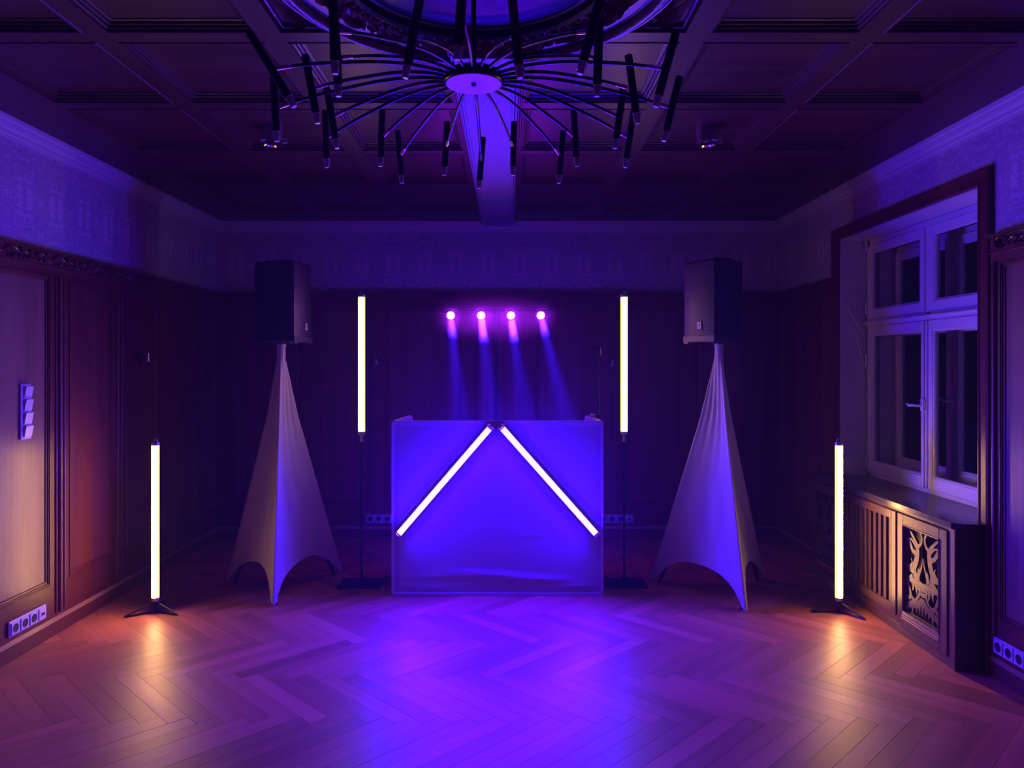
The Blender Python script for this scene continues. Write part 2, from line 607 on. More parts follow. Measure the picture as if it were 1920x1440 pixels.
full_me, fv, ff = plank_mesh([(-PLK_L / 2, -PLK_W / 2), (PLK_L / 2, -PLK_W / 2), (PLK_L / 2, PLK_W / 2), (-PLK_L / 2, PLK_W / 2)], 'plank')
full_me.materials.append(M['oak'])
planks = []
for j in range(-14, 15):
    for k in range(-80, 81):
        for kind in (0, 1):
            if kind == 0:
                a, b = k * PLK_W + PLK_L / 2, k * PLK_W + PLK_W / 2
            else:
                a, b = k * PLK_W + PLK_L + PLK_W / 2, k * PLK_W + PLK_W - PLK_L / 2
            a += j * PLK_L; b -= j * PLK_L
            x, y = (a + b) / R2 + X0F, (b - a) / R2 + Y0F
            if XL - .4 < x < XR + .4 and YF - .4 < y < YB + .4:
                planks.append((x, y, kind))
keep, rest = [], []
for (x, y, kind) in planks:
    ang = -PI / 4 if kind == 0 else PI / 4
    ca, sa = math.cos(ang), math.sin(ang)
    poly = [(-PLK_L / 2, -PLK_W / 2), (PLK_L / 2, -PLK_W / 2), (PLK_L / 2, PLK_W / 2), (-PLK_L / 2, PLK_W / 2)]
    whole = True
    for (A, B, C) in ((1, 0, XR), (-1, 0, -XL), (0, 1, YB), (0, -1, -YF)):
        la, lb = A * ca + B * sa, -A * sa + B * ca
        lc = C - A * x - B * y
        if any(la * p[0] + lb * p[1] > lc for p in poly):
            whole = False
            poly = clip(poly, la, lb, lc)
            if len(poly) < 3: break
    if len(poly) < 3: continue
    ar = abs(sum(poly[i][0] * poly[(i + 1) % len(poly)][1] - poly[(i + 1) % len(poly)][0] * poly[i][1] for i in range(len(poly)))) / 2
    if ar < 0.0006: continue
    in_view = y > 2.75 and abs(x) < 0.74 * y + 0.25
    hidden = (y > 5.9 and -0.85 < x < 0.7)
    rec = (x, y, ang, poly, whole, ar)
    (keep if in_view and not hidden else rest).append(rec)
keep.sort(key=lambda r: -(r[5] / r[1] ** 3))
rest += keep[300:]
keep = keep[:300]
for (x, y, ang, poly, whole, ar) in keep:
    if whole:
        me = full_me
    else:
        me, _, _ = plank_mesh(poly, 'plank'); me.materials.append(M['oak'])
    o = bpy.data.objects.new('plank', me)
    COL.objects.link(o)
    o.parent = fl
    o.location = Vector((x, y, random.uniform(-0.0006, 0))) - fl.location
    o.rotation_euler = (random.uniform(-.0006, .0006), random.uniform(-.0004, .0004), ang)
for ang in (-PI / 4, PI / 4):
    mb = MB()
    ca, sa = math.cos(-ang), math.sin(-ang)
    for (x, y, an, poly, whole, ar) in rest:
        if abs(an - ang) > 0.1: continue
        _, v, f = plank_mesh(poly, 'tmp')
        lx, ly = x * ca - y * sa, x * sa + y * ca
        mb.add([(p[0] + lx, p[1] + ly, p[2] - 0.0002) for p in v], f)
    me = bpy.data.meshes.new('parquet_rest')
    me.from_pydata(mb.v, [], mb.f); me.update(); me.materials.append(M['oak_mass'])
    o = bpy.data.objects.new('parquet_rest', me); COL.objects.link(o)
    o.parent = fl; o.location = -fl.location; o.rotation_euler = (0, 0, ang)
    o['kind'] = 'stuff'
for me in [m for m in bpy.data.meshes if m.name.startswith('tmp')]:
    bpy.data.meshes.remove(me)

# ================================================================== walls
WT = 0.25
wl = struct(obj('wall_left', MB().box(XL - WT, XL, YF, YB + WT, -0.1, 3.1), M['wallpaper']), 'left wall, pale damask wallpaper above dark panelling')
wb = struct(obj('wall_back', MB().box(XL, XR, YB, YB + WT, -0.1, 3.1), M['wallpaper']), 'back wall, pale wallpaper above dark panelling')
# right wall with the window opening
WY0, WY1, WZ0, WZ1 = 4.05, 5.775, 0.775, 2.60
mb = MB()
mb.box(XR, XR + .42, YF, WY0, -.1, 3.1).box(XR, XR + .42, WY1, YB + WT, -.1, 3.1)
mb.box(XR, XR + .42, WY0, WY1, -.1, WZ0).box(XR, XR + .42, WY0, WY1, WZ1, 3.1)
wr = struct(obj('wall_right', mb, M['wallpaper']), 'right wall with deep window recess, pale wallpaper above panelling')

wf = struct(obj('wall_front', MB().box(XL, XR, YF - WT, YF, -0.1, 3.1), M['wallpaper']), 'wall behind the camera, pale wallpaper above dark panelling')
# plaster cornice, three mitred runs
CP = [(0, 2.888), (.010, 2.888), (.012, 2.902), (.018, 2.906), (.020, 2.925), (.030, 2.938), (.034, 2.952), (.036, 2.966), (.046, 2.972), (.050, 2.995), (.050, 3.02), (0, 3.02)]
def run(path_fn, name):
    vs, fs = [], []
    for end in (0, 1):
        for n, z in CP: vs.append(path_fn(end, n, z))
    k = len(CP)
    for i in range(k - 1): fs.append((i, i + 1, k + i + 1, k + i))
    fs.append(tuple(range(k))); fs.append(tuple(range(2 * k - 1, k - 1, -1)))
    return struct(obj(name, MB().add(vs, fs), M['plaster']))
run(lambda e, n, z: (XL + n, YF if e == 0 else YB - n, z), 'trim_1')
run(lambda e, n, z: (XL + n if e == 0 else XR - n, YB - n, z), 'trim_2')
run(lambda e, n, z: (XR - n, YF if e == 0 else YB - n, z), 'trim_3')


# ------------------------------------------------------------------ carved frieze motif (unit length 0.42 m, height ~0.085)
def frieze_motif(F, s0, parent, mirror=1):
    mb = MB()
    def fr(u, v, n): return F(s0 + u * mirror, 0.030 + n, 2.222 + v)
    strokes = [
        ([(0, .04), (.05, .068), (.10, .06), (.13, .035), (.11, .014), (.085, .02), (.085, .036), (.10, .04)], [.012, .017, .015, .012, .010, .009, .008, .006]),
        ([(.02, .05), (.04, .025), (.03, .008)], [.014, .016, .006]), ([(.05, .06), (.07, .03), (.062, .008)], [.014, .016, .005]),
        ([(.03, .058), (.015, .075)], [.012, .005]), ([(.12, .05), (.145, .072), (.175, .078)], [.012, .014, .004]),
        ([(.13, .04), (.16, .055), (.19, .05), (.205, .03), (.19, .012), (.17, .02), (.175, .034)], [.010, .015, .014, .012, .010, .008, .006]),
        ([(.20, .045), (.225, .07), (.26, .076)], [.010, .014, .004]), ([(.205, .03), (.235, .045), (.262, .04)], [.010, .014, .004]),
        ([(.205, .02), (.23, .018), (.255, .008)], [.010, .013, .004]),
        ([(.27, .04), (.30, .065), (.335, .06), (.355, .035), (.335, .014), (.31, .022), (.315, .036)], [.010, .016, .015, .012, .010, .008, .006]),
        ([(.28, .05), (.27, .072)], [.012, .004]), ([(.345, .05), (.37, .07), (.405, .066)], [.012, .014, .004]),
        ([(.355, .03), (.385, .03), (.41, .012)], [.012, .013, .004]), ([(.30, .02), (.28, .01), (.255, .022)], [.012, .012, .004]),
    ]
    for p, w in strokes:
        mb.leaf(p, w, 0.014, fr)
    return obj('carved_scroll', mb, M['carved'], parent, smooth=50)


PROF = [(0, .026), (.004, .031), (.010, .031), (.012, .026), (.018, .026), (.020, .020), (.030, .019), (.034, .012)]


def wainscot(F, parent, s0, s1, panels, wide, light=()):
    zt, zb = 2.167, 0.31
    obj('wainscot_backing', fbox(MB(), F, s0, s1, 0, .006, 0.0, ZW - .02), M['mahogany'], parent)
    cuts = [s0] + [x for p in panels for x in p] + [s1]
    for i in range(0, len(cuts), 2):
        a, b = cuts[i], cuts[i + 1]
        if b - a > 0.02:
            obj('stile', fbox(MB(), F, a, b, .006, .026, zb, zt, .002), M['mahogany'], parent)
    obj('bottom_rail', fbox(MB(), F, s0, s1, .006, .026, 0.10, zb, .002), M[wide], parent)
    obj('top_rail', fbox(MB(), F, s0, s1, .006, .030, zt, 2.218, .003), M[wide], parent)
    obj('frieze_board', fbox(MB(), F, s0, s1, 0, .030, 2.219, 2.300), M[wide], parent)
    mb = MB()
    fbox(mb, F, s0, s1, 0, .044, 2.296, 2.304, .002); fbox(mb, F, s0, s1, 0, .056, 2.304, ZW, .003)
    obj('cap_moulding', mb, M[wide], parent)
    obj('frieze_fillet', fbox(MB(), F, s0, s1, .030, .038, 2.212, 2.221, .002), M[wide], parent)
    for a, b in panels:
        obj('panel', fbox(MB(), F, a + .03, b - .03, .006, .013, zb + .03, zt - .03), M['light_veneer' if (a, b) in light else 'veneer'], parent)
        obj('panel_moulding', ring(MB(), F, a, b, zb, zt, PROF), M['mahogany'], parent)


wainscot(F_left, wl, YF, YB, [(-.55, .65), (.80, 2.0), (2.15, 3.05), (3.20, 4.47), (4.66, 5.17), (5.36, 5.74), (5.84, 6.55), (6.68, 7.0)], 'mahogany_along', [(2.15, 3.05), (3.20, 4.47)])
wainscot(F_back, wb, XL, XR, [(-2.6, -1.95), (-1.82, -1.30), (-1.17, -.45), (-.32, .12), (.25, .97), (1.10, 1.62), (1.75, 2.42)], 'mahogany_across')
wainscot(F_right, wr, YF, 3.93, [(-.55, .65), (.80, 2.0), (2.15, 3.86)], 'mahogany_along', [(2.15, 3.86)])
wainscot(F_right, wr, 5.88, YB, [(6.02, 6.45), (6.55, 6.98)], 'mahogany_along')
wainscot(F_front, wf, XL + .06, XR - .06, [(-2.5, -1.5), (-1.3, -.2), (0, 1.1), (1.3, 2.3)], 'mahogany_across')
# half-round pilaster mouldings on the left stiles
for y0, r in ((4.56, .020), (4.605, .014), (4.525, .010), (5.235, .016), (5.29, .012), (5.79, .016)):
    o = obj('half_round', MB().tube([F_left(y0, .026, .13), F_left(y0, .026, 2.165)], r, 12), M['mahogany'], wl, smooth=40)
for y0 in (3.895,):
    obj('half_round', MB().tube([F_right(y0, .026, .13), F_right(y0, .026, 2.165)], .016, 12), M['mahogany'], wr, smooth=40)
for y0 in (5.93, 5.965, 6.0, 6.50):
    obj('half_round', MB().tube([F_right(y0, .024, .13), F_right(y0, .024, 2.165)], .011, 12), M['mahogany'], wr, smooth=40)
# frieze carvings where the photograph shows them
m0 = frieze_motif(F_left, 3.62, wl)
for i, s in enumerate((4.05, 4.48, 4.91, 5.34, 3.19)):
    c = copy_part(m0, wl); c.location = m0.location + Vector((0, s - 3.62, 0))
m1 = frieze_motif(F_right, 3.905, wr, -1)
for s in (3.475, 3.045):
    c = copy_part(m1, wr); c.location = m1.location + Vector((0, s - 3.905, 0))

# baseboards with reeded top
def baseboard(name, F, s0, s1, wide):
    o = struct(obj(name, fbox(MB(), F, s0, s1, 0, .032, 0.0, .082, .002), M[wide]))
    for z, n in ((.086, .034), (.0945, .031), (.103, .029)):
        r = obj('reed', MB().tube([F(s0, n - .004, z), F(s1, n - .004, z)], .0046, 8), M['reed'], o, smooth=40)
    return o
baseboard('baseboard_left', F_left, YF, YB, 'mahogany_along')
baseboard('baseboard_back', F_back, XL + .04, XR - .04, 'mahogany_across')
baseboard('baseboard_right', F_right, YF, 3.93, 'mahogany_along')
baseboard('baseboard_right', F_right, 5.9, YB - .04, 'mahogany_along')

# ================================================================== coffered ceiling
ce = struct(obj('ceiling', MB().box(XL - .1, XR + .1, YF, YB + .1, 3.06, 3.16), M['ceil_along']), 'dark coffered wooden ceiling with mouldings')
def F_ceil(s, n, z): return (s, z, ZS + .065 - n)          # s = x, z = y, n = drop below the slab
CPROF = [(0, .065), (.003, .069), (.010, .069), (.012, .058), (.022, .056), (.024, .047), (.034, .044), (.037, .036), (.052, .033), (.054, .026)]
XI = [(-2.258, -1.641), (-1.547, -.926), (-.832, -.175), (.175, .832), (.926, 1.547), (1.641, 2.258)]
YC = [-.40, .43, 1.26, 2.09, 3.11, 3.93, 4.79, 5.65]
YI = [(YC[i] + .045, YC[i + 1] - .045) for i in range(len(YC) - 1)] + [(5.695, 6.58)]
ring_cache = {}
for xi, (a, b) in enumerate(XI):
    for yi, (c, d) in enumerate(YI):
        if yi == 3 and xi in (2, 3): continue
        A, B = XC + a, XC + b
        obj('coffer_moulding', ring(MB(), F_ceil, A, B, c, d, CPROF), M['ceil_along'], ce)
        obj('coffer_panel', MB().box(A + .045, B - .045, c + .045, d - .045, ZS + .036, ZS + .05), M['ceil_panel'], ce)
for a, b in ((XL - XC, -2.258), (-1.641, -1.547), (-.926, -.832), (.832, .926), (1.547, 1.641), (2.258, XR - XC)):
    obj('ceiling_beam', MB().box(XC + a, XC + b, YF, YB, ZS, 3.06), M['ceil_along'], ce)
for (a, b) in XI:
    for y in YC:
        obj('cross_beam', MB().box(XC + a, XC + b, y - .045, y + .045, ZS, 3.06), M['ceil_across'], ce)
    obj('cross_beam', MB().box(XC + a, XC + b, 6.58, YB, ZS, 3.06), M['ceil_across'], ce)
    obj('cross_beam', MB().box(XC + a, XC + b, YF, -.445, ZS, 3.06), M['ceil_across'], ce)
# central girder: pale boxed beam with edge fillets
for (c, d) in ((3.20, YB), (YF, 2.0)):
    g = obj('girder', MB().box(XC - .135, XC + .135, c, d, 2.945, 3.06, .004), M['blue_lit_paint'], ce)
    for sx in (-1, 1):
        obj('girder_fillet', MB().box(XC + sx * .137, XC + sx * .150, c, d, 2.958, 3.06, .003), M['blue_lit_paint'], g)
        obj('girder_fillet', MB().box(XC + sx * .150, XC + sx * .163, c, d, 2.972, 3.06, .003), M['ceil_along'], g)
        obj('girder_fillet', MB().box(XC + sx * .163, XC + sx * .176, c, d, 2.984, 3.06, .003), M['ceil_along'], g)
        obj('girder_bead', MB().tube([(XC + sx * .118, c, 2.945), (XC + sx * .118, d, 2.945)], .004, 8), M['blue_lit_paint'], g, smooth=40)

# ------------------------------------------------------------------ round rosette around the chandelier
RC = (XC - .012, 2.60)
ro = obj('rosette', MB().box(XC - .832, XC + .832, 2.135, 3.065, ZS + .03, ZS + .05), M['carved'], ce, origin=(RC[0], RC[1], ZS))
RCEN = (RC[0], RC[1], 0)
obj('rosette_disc', MB().lathe([(0, ZS + .022), (.30, ZS + .020), (.44, ZS + .012), (.47, ZS + .0), (.47, ZS + .03)], RCEN, 96), M['blue_lit_paint'], ro, smooth=40)
obj('inner_ring', MB().lathe([(.455, ZS + .01), (.458, ZS - .022), (.47, ZS - .030), (.485, ZS - .026), (.492, ZS - .012), (.495, ZS + .03)], RCEN, 96), M['black_gloss'], ro, smooth=40)
obj('gilt_ring', MB().lathe([(.49, ZS + .03), (.492, ZS - .008), (.66, ZS - .010), (.662, ZS + .03)], RCEN, 96), M['gold_wood'], ro, smooth=40)
prof = [(.674, ZS + .03), (.675, ZS - .020)]
for (rc0, hw, dz, lo_) in ((.691, .015, .022, .020), (.716, .007, .010, .014), (.734, .009, .014, .006), (.750, .005, .006, -.002)):
    prof += [(rc0 - hw * math.cos(PI * q / 8), ZS - lo_ - dz * math.sin(PI * q / 8)) for q in range(9)]
    prof.append((rc0 + hw + .0006, ZS - lo_ + .010))
prof.append((.757, ZS + .03))
obj('outer_ring', MB().lathe(prof, RCEN, 120), M['carved'], ro, smooth=40)
obj('ring_gap', MB().lathe([(.655, ZS + .03), (.657, ZS - .013), (.674, ZS - .013), (.676, ZS + .03)], RCEN, 96), M['black_gloss'], ro, smooth=40)
# carved acanthus garland lying on the gilt ring
def ring_leaf():
    mb = MB()
    def fr(u, v, n):
        # u along the circle (m at r=.56), v radial from .56
        a = u / .56
        r = .556 + v * .72
        return (RC[0] + r * math.sin(a), RC[1] + r * math.cos(a), ZS - .010 - n)
    st = [
        ([(-.085, -.05), (-.05, .01), (-.01, .045), (.035, .05), (.06, .02), (.05, -.015), (.025, -.02), (.02, 0)], [.020, .032, .036, .034, .028, .022, .018, .012], .034),
        ([(-.06, -.055), (-.02, -.02), (.0, .01)], [.03, .036, .014], .03),
        ([(-.03, -.065), (.01, -.04), (.03, -.03)], [.026, .032, .012], .028),
        ([(.0, -.066), (.04, -.052), (.075, -.03), (.088, .0)], [.022, .032, .028, .010], .03),
        ([(.03, -.066), (.07, -.06), (.10, -.05)], [.020, .026, .010], .026),
        ([(-.07, .0), (-.075, .04), (-.055, .07)], [.022, .028, .010], .026),
        ([(-.035, .035), (-.03, .06), (-.01, .075)], [.022, .026, .008], .026),
        ([(.02, .05), (.035, .07), (.06, .072)], [.020, .024, .008], .026),
        ([(.06, .02), (.085, .045), (.10, .065)], [.020, .026, .008], .026),
        ([(-.09, -.02), (-.08, .01), (-.09, .05)], [.018, .022, .008], .022),
    ]
    for p, w, h in st:
        mb.leaf(p, w, h, fr)
    return obj('acanthus_leaf', mb, M['carved'], ro, smooth=55)
lf = ring_leaf()
NLEAF = 18
for i in range(1, NLEAF):
    a = 2 * PI * i / NLEAF
    c = copy_part(lf, ro)
    c.rotation_euler = (0, 0, a)
# beaded edge between garland and disc
bead = obj('bead', MB().lathe([(0, -.012), (.008, -.009), (.012, 0), (.008, .009), (0, .012)], (RC[0], RC[1] + .503, ZS - .016), 10), M['carved'], ro, smooth='full')
for i in range(1, 64):
    c = copy_part(bead, ro); c.rotation_euler = (0, 0, 2 * PI * i / 64)
# corner carvings
def corner(sx, sy):
    mb = MB()
    x0, y0 = XC + sx * .832, (3.065 if sy > 0 else 2.135)
    def fr(u, v, n): return (x0 - sx * u, y0 - sy * v, ZS + .03 - n)
    st = [
        ([(.05, .40), (.07, .28), (.12, .20), (.17, .20), (.19, .25), (.16, .29), (.13, .27)], [.02, .035, .045, .04, .034, .028, .018]),
        ([(.05, .33), (.045, .22), (.09, .14), (.16, .11)], [.02, .03, .036, .012]),
        ([(.09, .30), (.10, .24), (.14, .225)], [.02, .026, .010]),
        ([(.05, .20), (.06, .12), (.11, .07)], [.02, .032, .012]),
        ([(.18, .16), (.22, .10), (.29, .09), (.32, .12), (.29, .14), (.27, .125)], [.03, .036, .034, .03, .024, .014]),
        ([(.16, .09), (.20, .05), (.27, .045)], [.02, .028, .010]), ([(.26, .06), (.33, .045), (.40, .06)], [.02, .026, .010]),
        ([(.20, .22), (.22, .17), (.26, .165)], [.02, .026, .012]), ([(.06, .06), (.09, .045), (.13, .05)], [.02, .024, .010]),
        ([(.30, .10), (.36, .085), (.42, .05)], [.02, .026, .008]), ([(.03, .45), (.06, .42), (.10, .43)], [.018, .026, .010]),
    ]
    for p, w in st: mb.leaf(p, w, .040, fr)
    # frame bead of the corner field
    mb.tube([fr(.012, .5, .01), fr(.012, .012, .01), fr(.55, .012, .01)], .008, 8)
    return obj('corner_carving', mb, M['carved'], ro, smooth=55)
for sx in (-1, 1):
    for sy in (-1, 1): corner(sx, sy)

# ================================================================== window
w1 = bpy.data.objects.new('window_1', None); COL.objects.link(w1)
w1.location = (XR + .2, (WY0 + WY1) / 2, WZ0); struct(w1, 'white double casement window with four panes at night')
wp = M['white_paint']
# reveal lining of the recess
mb = MB()
mb.box(XR + .001, XR + .40, WY1 - .012, WY1, WZ0, WZ1).box(XR + .001, XR + .40, WY0, WY0 + .012, WZ0, WZ1).box(XR + .001, XR + .40, WY0, WY1, WZ1 - .012, WZ1)
obj('reveal', mb, wp, w1)
def window_layer(x, y0, y1, z0, z1, zt, inner):
    """frame + 2 lower casements + 2 upper lights, facing -x"""
    ym = (y0 + y1) / 2
    fw = .045
    mb = MB()
    mb.box(x, x + .06, y0, y0 + fw, z0, z1, .003).box(x, x + .06, y1 - fw, y1, z0, z1, .003)
    mb.box(x, x + .06, y0, y1, z1 - fw, z1, .003).box(x, x + .06, y0, y1, z0, z0 + fw * .7, .003)
    mb.box(x - .006, x + .06, y0, y1, zt - .028, zt + .028, .004)
    mb.box(x - .006, x + .055, ym - .028, ym + .028, zt, z1, .004)
    obj('window_frame' if inner else 'outer_frame', mb, wp, w1)
    for (a, b) in ((y0 + fw, ym - .005), (ym + .005, y1 - fw)):
        for (c, d, top) in ((z0 + fw * .7, zt - .03, False), (zt + .03, z1 - fw, True)):
            aa, bb = a, b
            if top:
                if b < ym + .01: bb = ym - .03
                else: aa = ym + .03
            sw = .062 if not top else .052
            mb = MB()
            mb.box(x - .016, x + .03, aa, aa + sw, c, d, .004).box(x - .016, x + .03, bb - sw, bb, c, d, .004)
            mb.box(x - .016, x + .03, aa + sw, bb - sw, d - sw, d, .004).box(x - .016, x + .03, aa + sw, bb - sw, c, c + sw * 1.25, .004)
            so = obj('casement' if not top else 'top_light', mb, wp, w1)
            mb = MB()
            def Fw(s, n, z): return (x - n, s, z)
            ring(mb, Fw, aa + sw, bb - sw, c + sw * 1.25, d - sw, [(0, .016), (.004, .010), (.010, .008), (.014, -.004)])
            obj('glazing_bead', mb, wp, so)
            obj('pane', MB().add([(x + .006, aa + sw - .004, c + sw * 1.25 - .004), (x + .006, bb - sw + .004, c + sw * 1.25 - .004), (x + .006, bb - sw + .004, d - sw + .004), (x + .006, aa + sw - .004, d - sw + .004)], [(0, 1, 2, 3)]), M['glass'], so)
window_layer(XR + .20, WY0 + .014, WY1 - .014, WZ0 + .012, WZ1 - .014, 1.955, True)
window_layer(XR + .37, WY0 + .09, WY1 - .09, WZ0 + .05, WZ1 - .08, 1.955, False)
# sides between the two layers
mb = MB()
mb.box(XR + .26, XR + .40, WY0 + .012, WY0 + .09, WZ0, WZ1).box(XR + .26, XR + .40, WY1 - .09, WY1 - .012, WZ0, WZ1)
obj('box_lining', mb, wp, w1)
# astragal, espagnolette rod and handle on the meeting stile
ym = (WY0 + WY1) / 2
obj('meeting_bead', MB().box(XR + .170, XR + .186, ym - .022, ym + .022, WZ0 + .05, 1.925, .005), wp, w1)
obj('bolt_rod', MB().tube([(XR + .164, ym, WZ0 + .05), (XR + .164, ym, 1.92)], .007, 10), wp, w1, smooth=40)
h = obj('handle', MB().box(XR + .150, XR + .172, ym - .018, ym + .018, 1.33, 1.41, .004), wp, w1)
obj('lever', MB().tube([(XR + .155, ym, 1.365), (XR + .115, ym + .004, 1.365), (XR + .105, ym + .03, 1.368), (XR + .108, ym + .075, 1.362), (XR + .104, ym + .095, 1.375)], [.008, .008, .009, .009, .006], 10), wp, h, smooth=40)
h2 = obj('handle', MB().box(XR + .335, XR + .354, ym - .018, ym + .018, 1.33, 1.43, .004), wp, w1)
obj('lever', MB().tube([(XR + .34, ym, 1.39), (XR + .30, ym, 1.392), (XR + .295, ym + .04, 1.41), (XR + .297, ym + .09, 1.415)], [.008, .008, .009, .007], 10), wp, h2, smooth=40)
for z in (.86, 1.62, 2.02, 2.5):
    obj('hinge', MB().tube([(XR + .178, WY1 - .05, z), (XR + .178, WY1 - .05, z + .09)], .009, 10), wp, w1, smooth=40)
# stay arms of the top lights on the far reveal
obj('stay_arm', MB().tube([(XR + .185, WY1 - .022, 2.18), (XR + .10, WY1 - .022, 2.175), (XR + .055, WY1 - .022, 2.05), (XR + .18, WY1 - .024, 1.86)], .006, 8), wp, w1, smooth=40)
obj('stay_arm', MB().tube([(XR + .10, WY1 - .022, 1.88), (XR + .185, WY1 - .024, 1.62)], .006, 8), wp, w1, smooth=40)
# transom drip moulding
obj('transom_moulding', MB().box(XR + .165, XR + .20, WY0 + .016, WY1 - .016, 1.945, 1.965, .006), wp, w1)
# dark architrave round the recess
tr = MB()
def Ft(s, n, z): return (XR - n, s, z)
TY0, TY1, TZ1 = 3.945, 5.875, 2.685
aprof = [(0, 0), (0, .030), (.012, .036), (.024, .034), (.030, .026), (.078, .022), (.086, .028), (.098, .026), (.100, 0)]
loops = []
for i, n in aprof:
    loops.append([Ft(TY0 + i, n, .0), Ft(TY0 + i, n, TZ1 - i * .85), Ft(TY1 - i, n, TZ1 - i * .85), Ft(TY1 - i, n, .0)])
vs = [p for l in loops for p in l]; fs = []
for k in range(len(loops) - 1):
    for j in range(3):
        a = k * 4 + j; fs.append((a, a + 1, a + 5, a + 4))
struct(obj('trim_4', tr.add(vs, fs), M['mahogany']), 'dark wooden architrave around the window recess')

# stone sill running through the recess and over the cover
sill = MB()
SX0 = 2.366
outline = [(SX0, 4.02), (SX0 + .05, 3.945), (XR - .036, 3.945), (XR - .002, 3.945)]
sill.box(XR, XR + .20, WY0 + .012, WY1 - .012, .750, .787)
poly = [(SX0, 4.00), (SX0 + .045, 3.955), (XR - .037, 3.955), (XR - .037, 4.045), (XR, 4.045), (XR, 5.776), (XR - .037, 5.776), (XR - .037, 5.865), (SX0, 5.865)]
k = len(poly)
sill.add([(x, y, .757) for x, y in poly] + [(x, y, .787) for x, y in poly],
         [tuple(range(k)), tuple(range(2 * k - 1, k - 1, -1))] + [(i, (i + 1) % k, k + (i + 1) % k, k + i) for i in range(k)])
so = struct(obj('window_sill', sill, M['stone']), 'dark polished sill board below the window')

# ================================================================== radiator cover
CX = 2.385
rc_ = thing('radiator_cover', 'dark wooden radiator cover with slatted and fretwork doors under the window', 'cabinet', (2.47, 4.93, 0))
def F_cab(s, n, z): return (CX - n, s, z)
W = M['cabinet']; WA = M['cabinet_along']
obj('side_panel', MB().box(CX - .002, XR - .04, 3.985, 4.010, 0, .756, .003), W, rc_)
obj('corner_post', MB().box(CX - .012, CX + .03, 3.975, 4.035, 0, .756, .004), W, rc_)
obj('side_panel', MB().box(CX - .002, XR - .04, 5.84, 5.86, 0, .756, .003), W, rc_)
obj('top_rail', MB().box(CX - .004, CX + .025, 4.035, 5.84, .735, .756, .003), WA, rc_)
obj('plinth', MB().box(CX - .008, CX + .03, 4.035, 5.84, 0, .052, .003), WA, rc_)
obj('back_board', MB().box(XR - .055, XR - .045, 4.012, 5.838, .06, .75), M['dark_hole'], rc_)
for y in (4.566, 5.292):
    obj('mullion', MB().box(CX + .004, CX + .03, y - .014, y + .014, .052, .735), W, rc_)
GP = [(0, .020), (.006, .026), (.012, .020), (.016, .020), (.020, .012), (.024, -.016)]
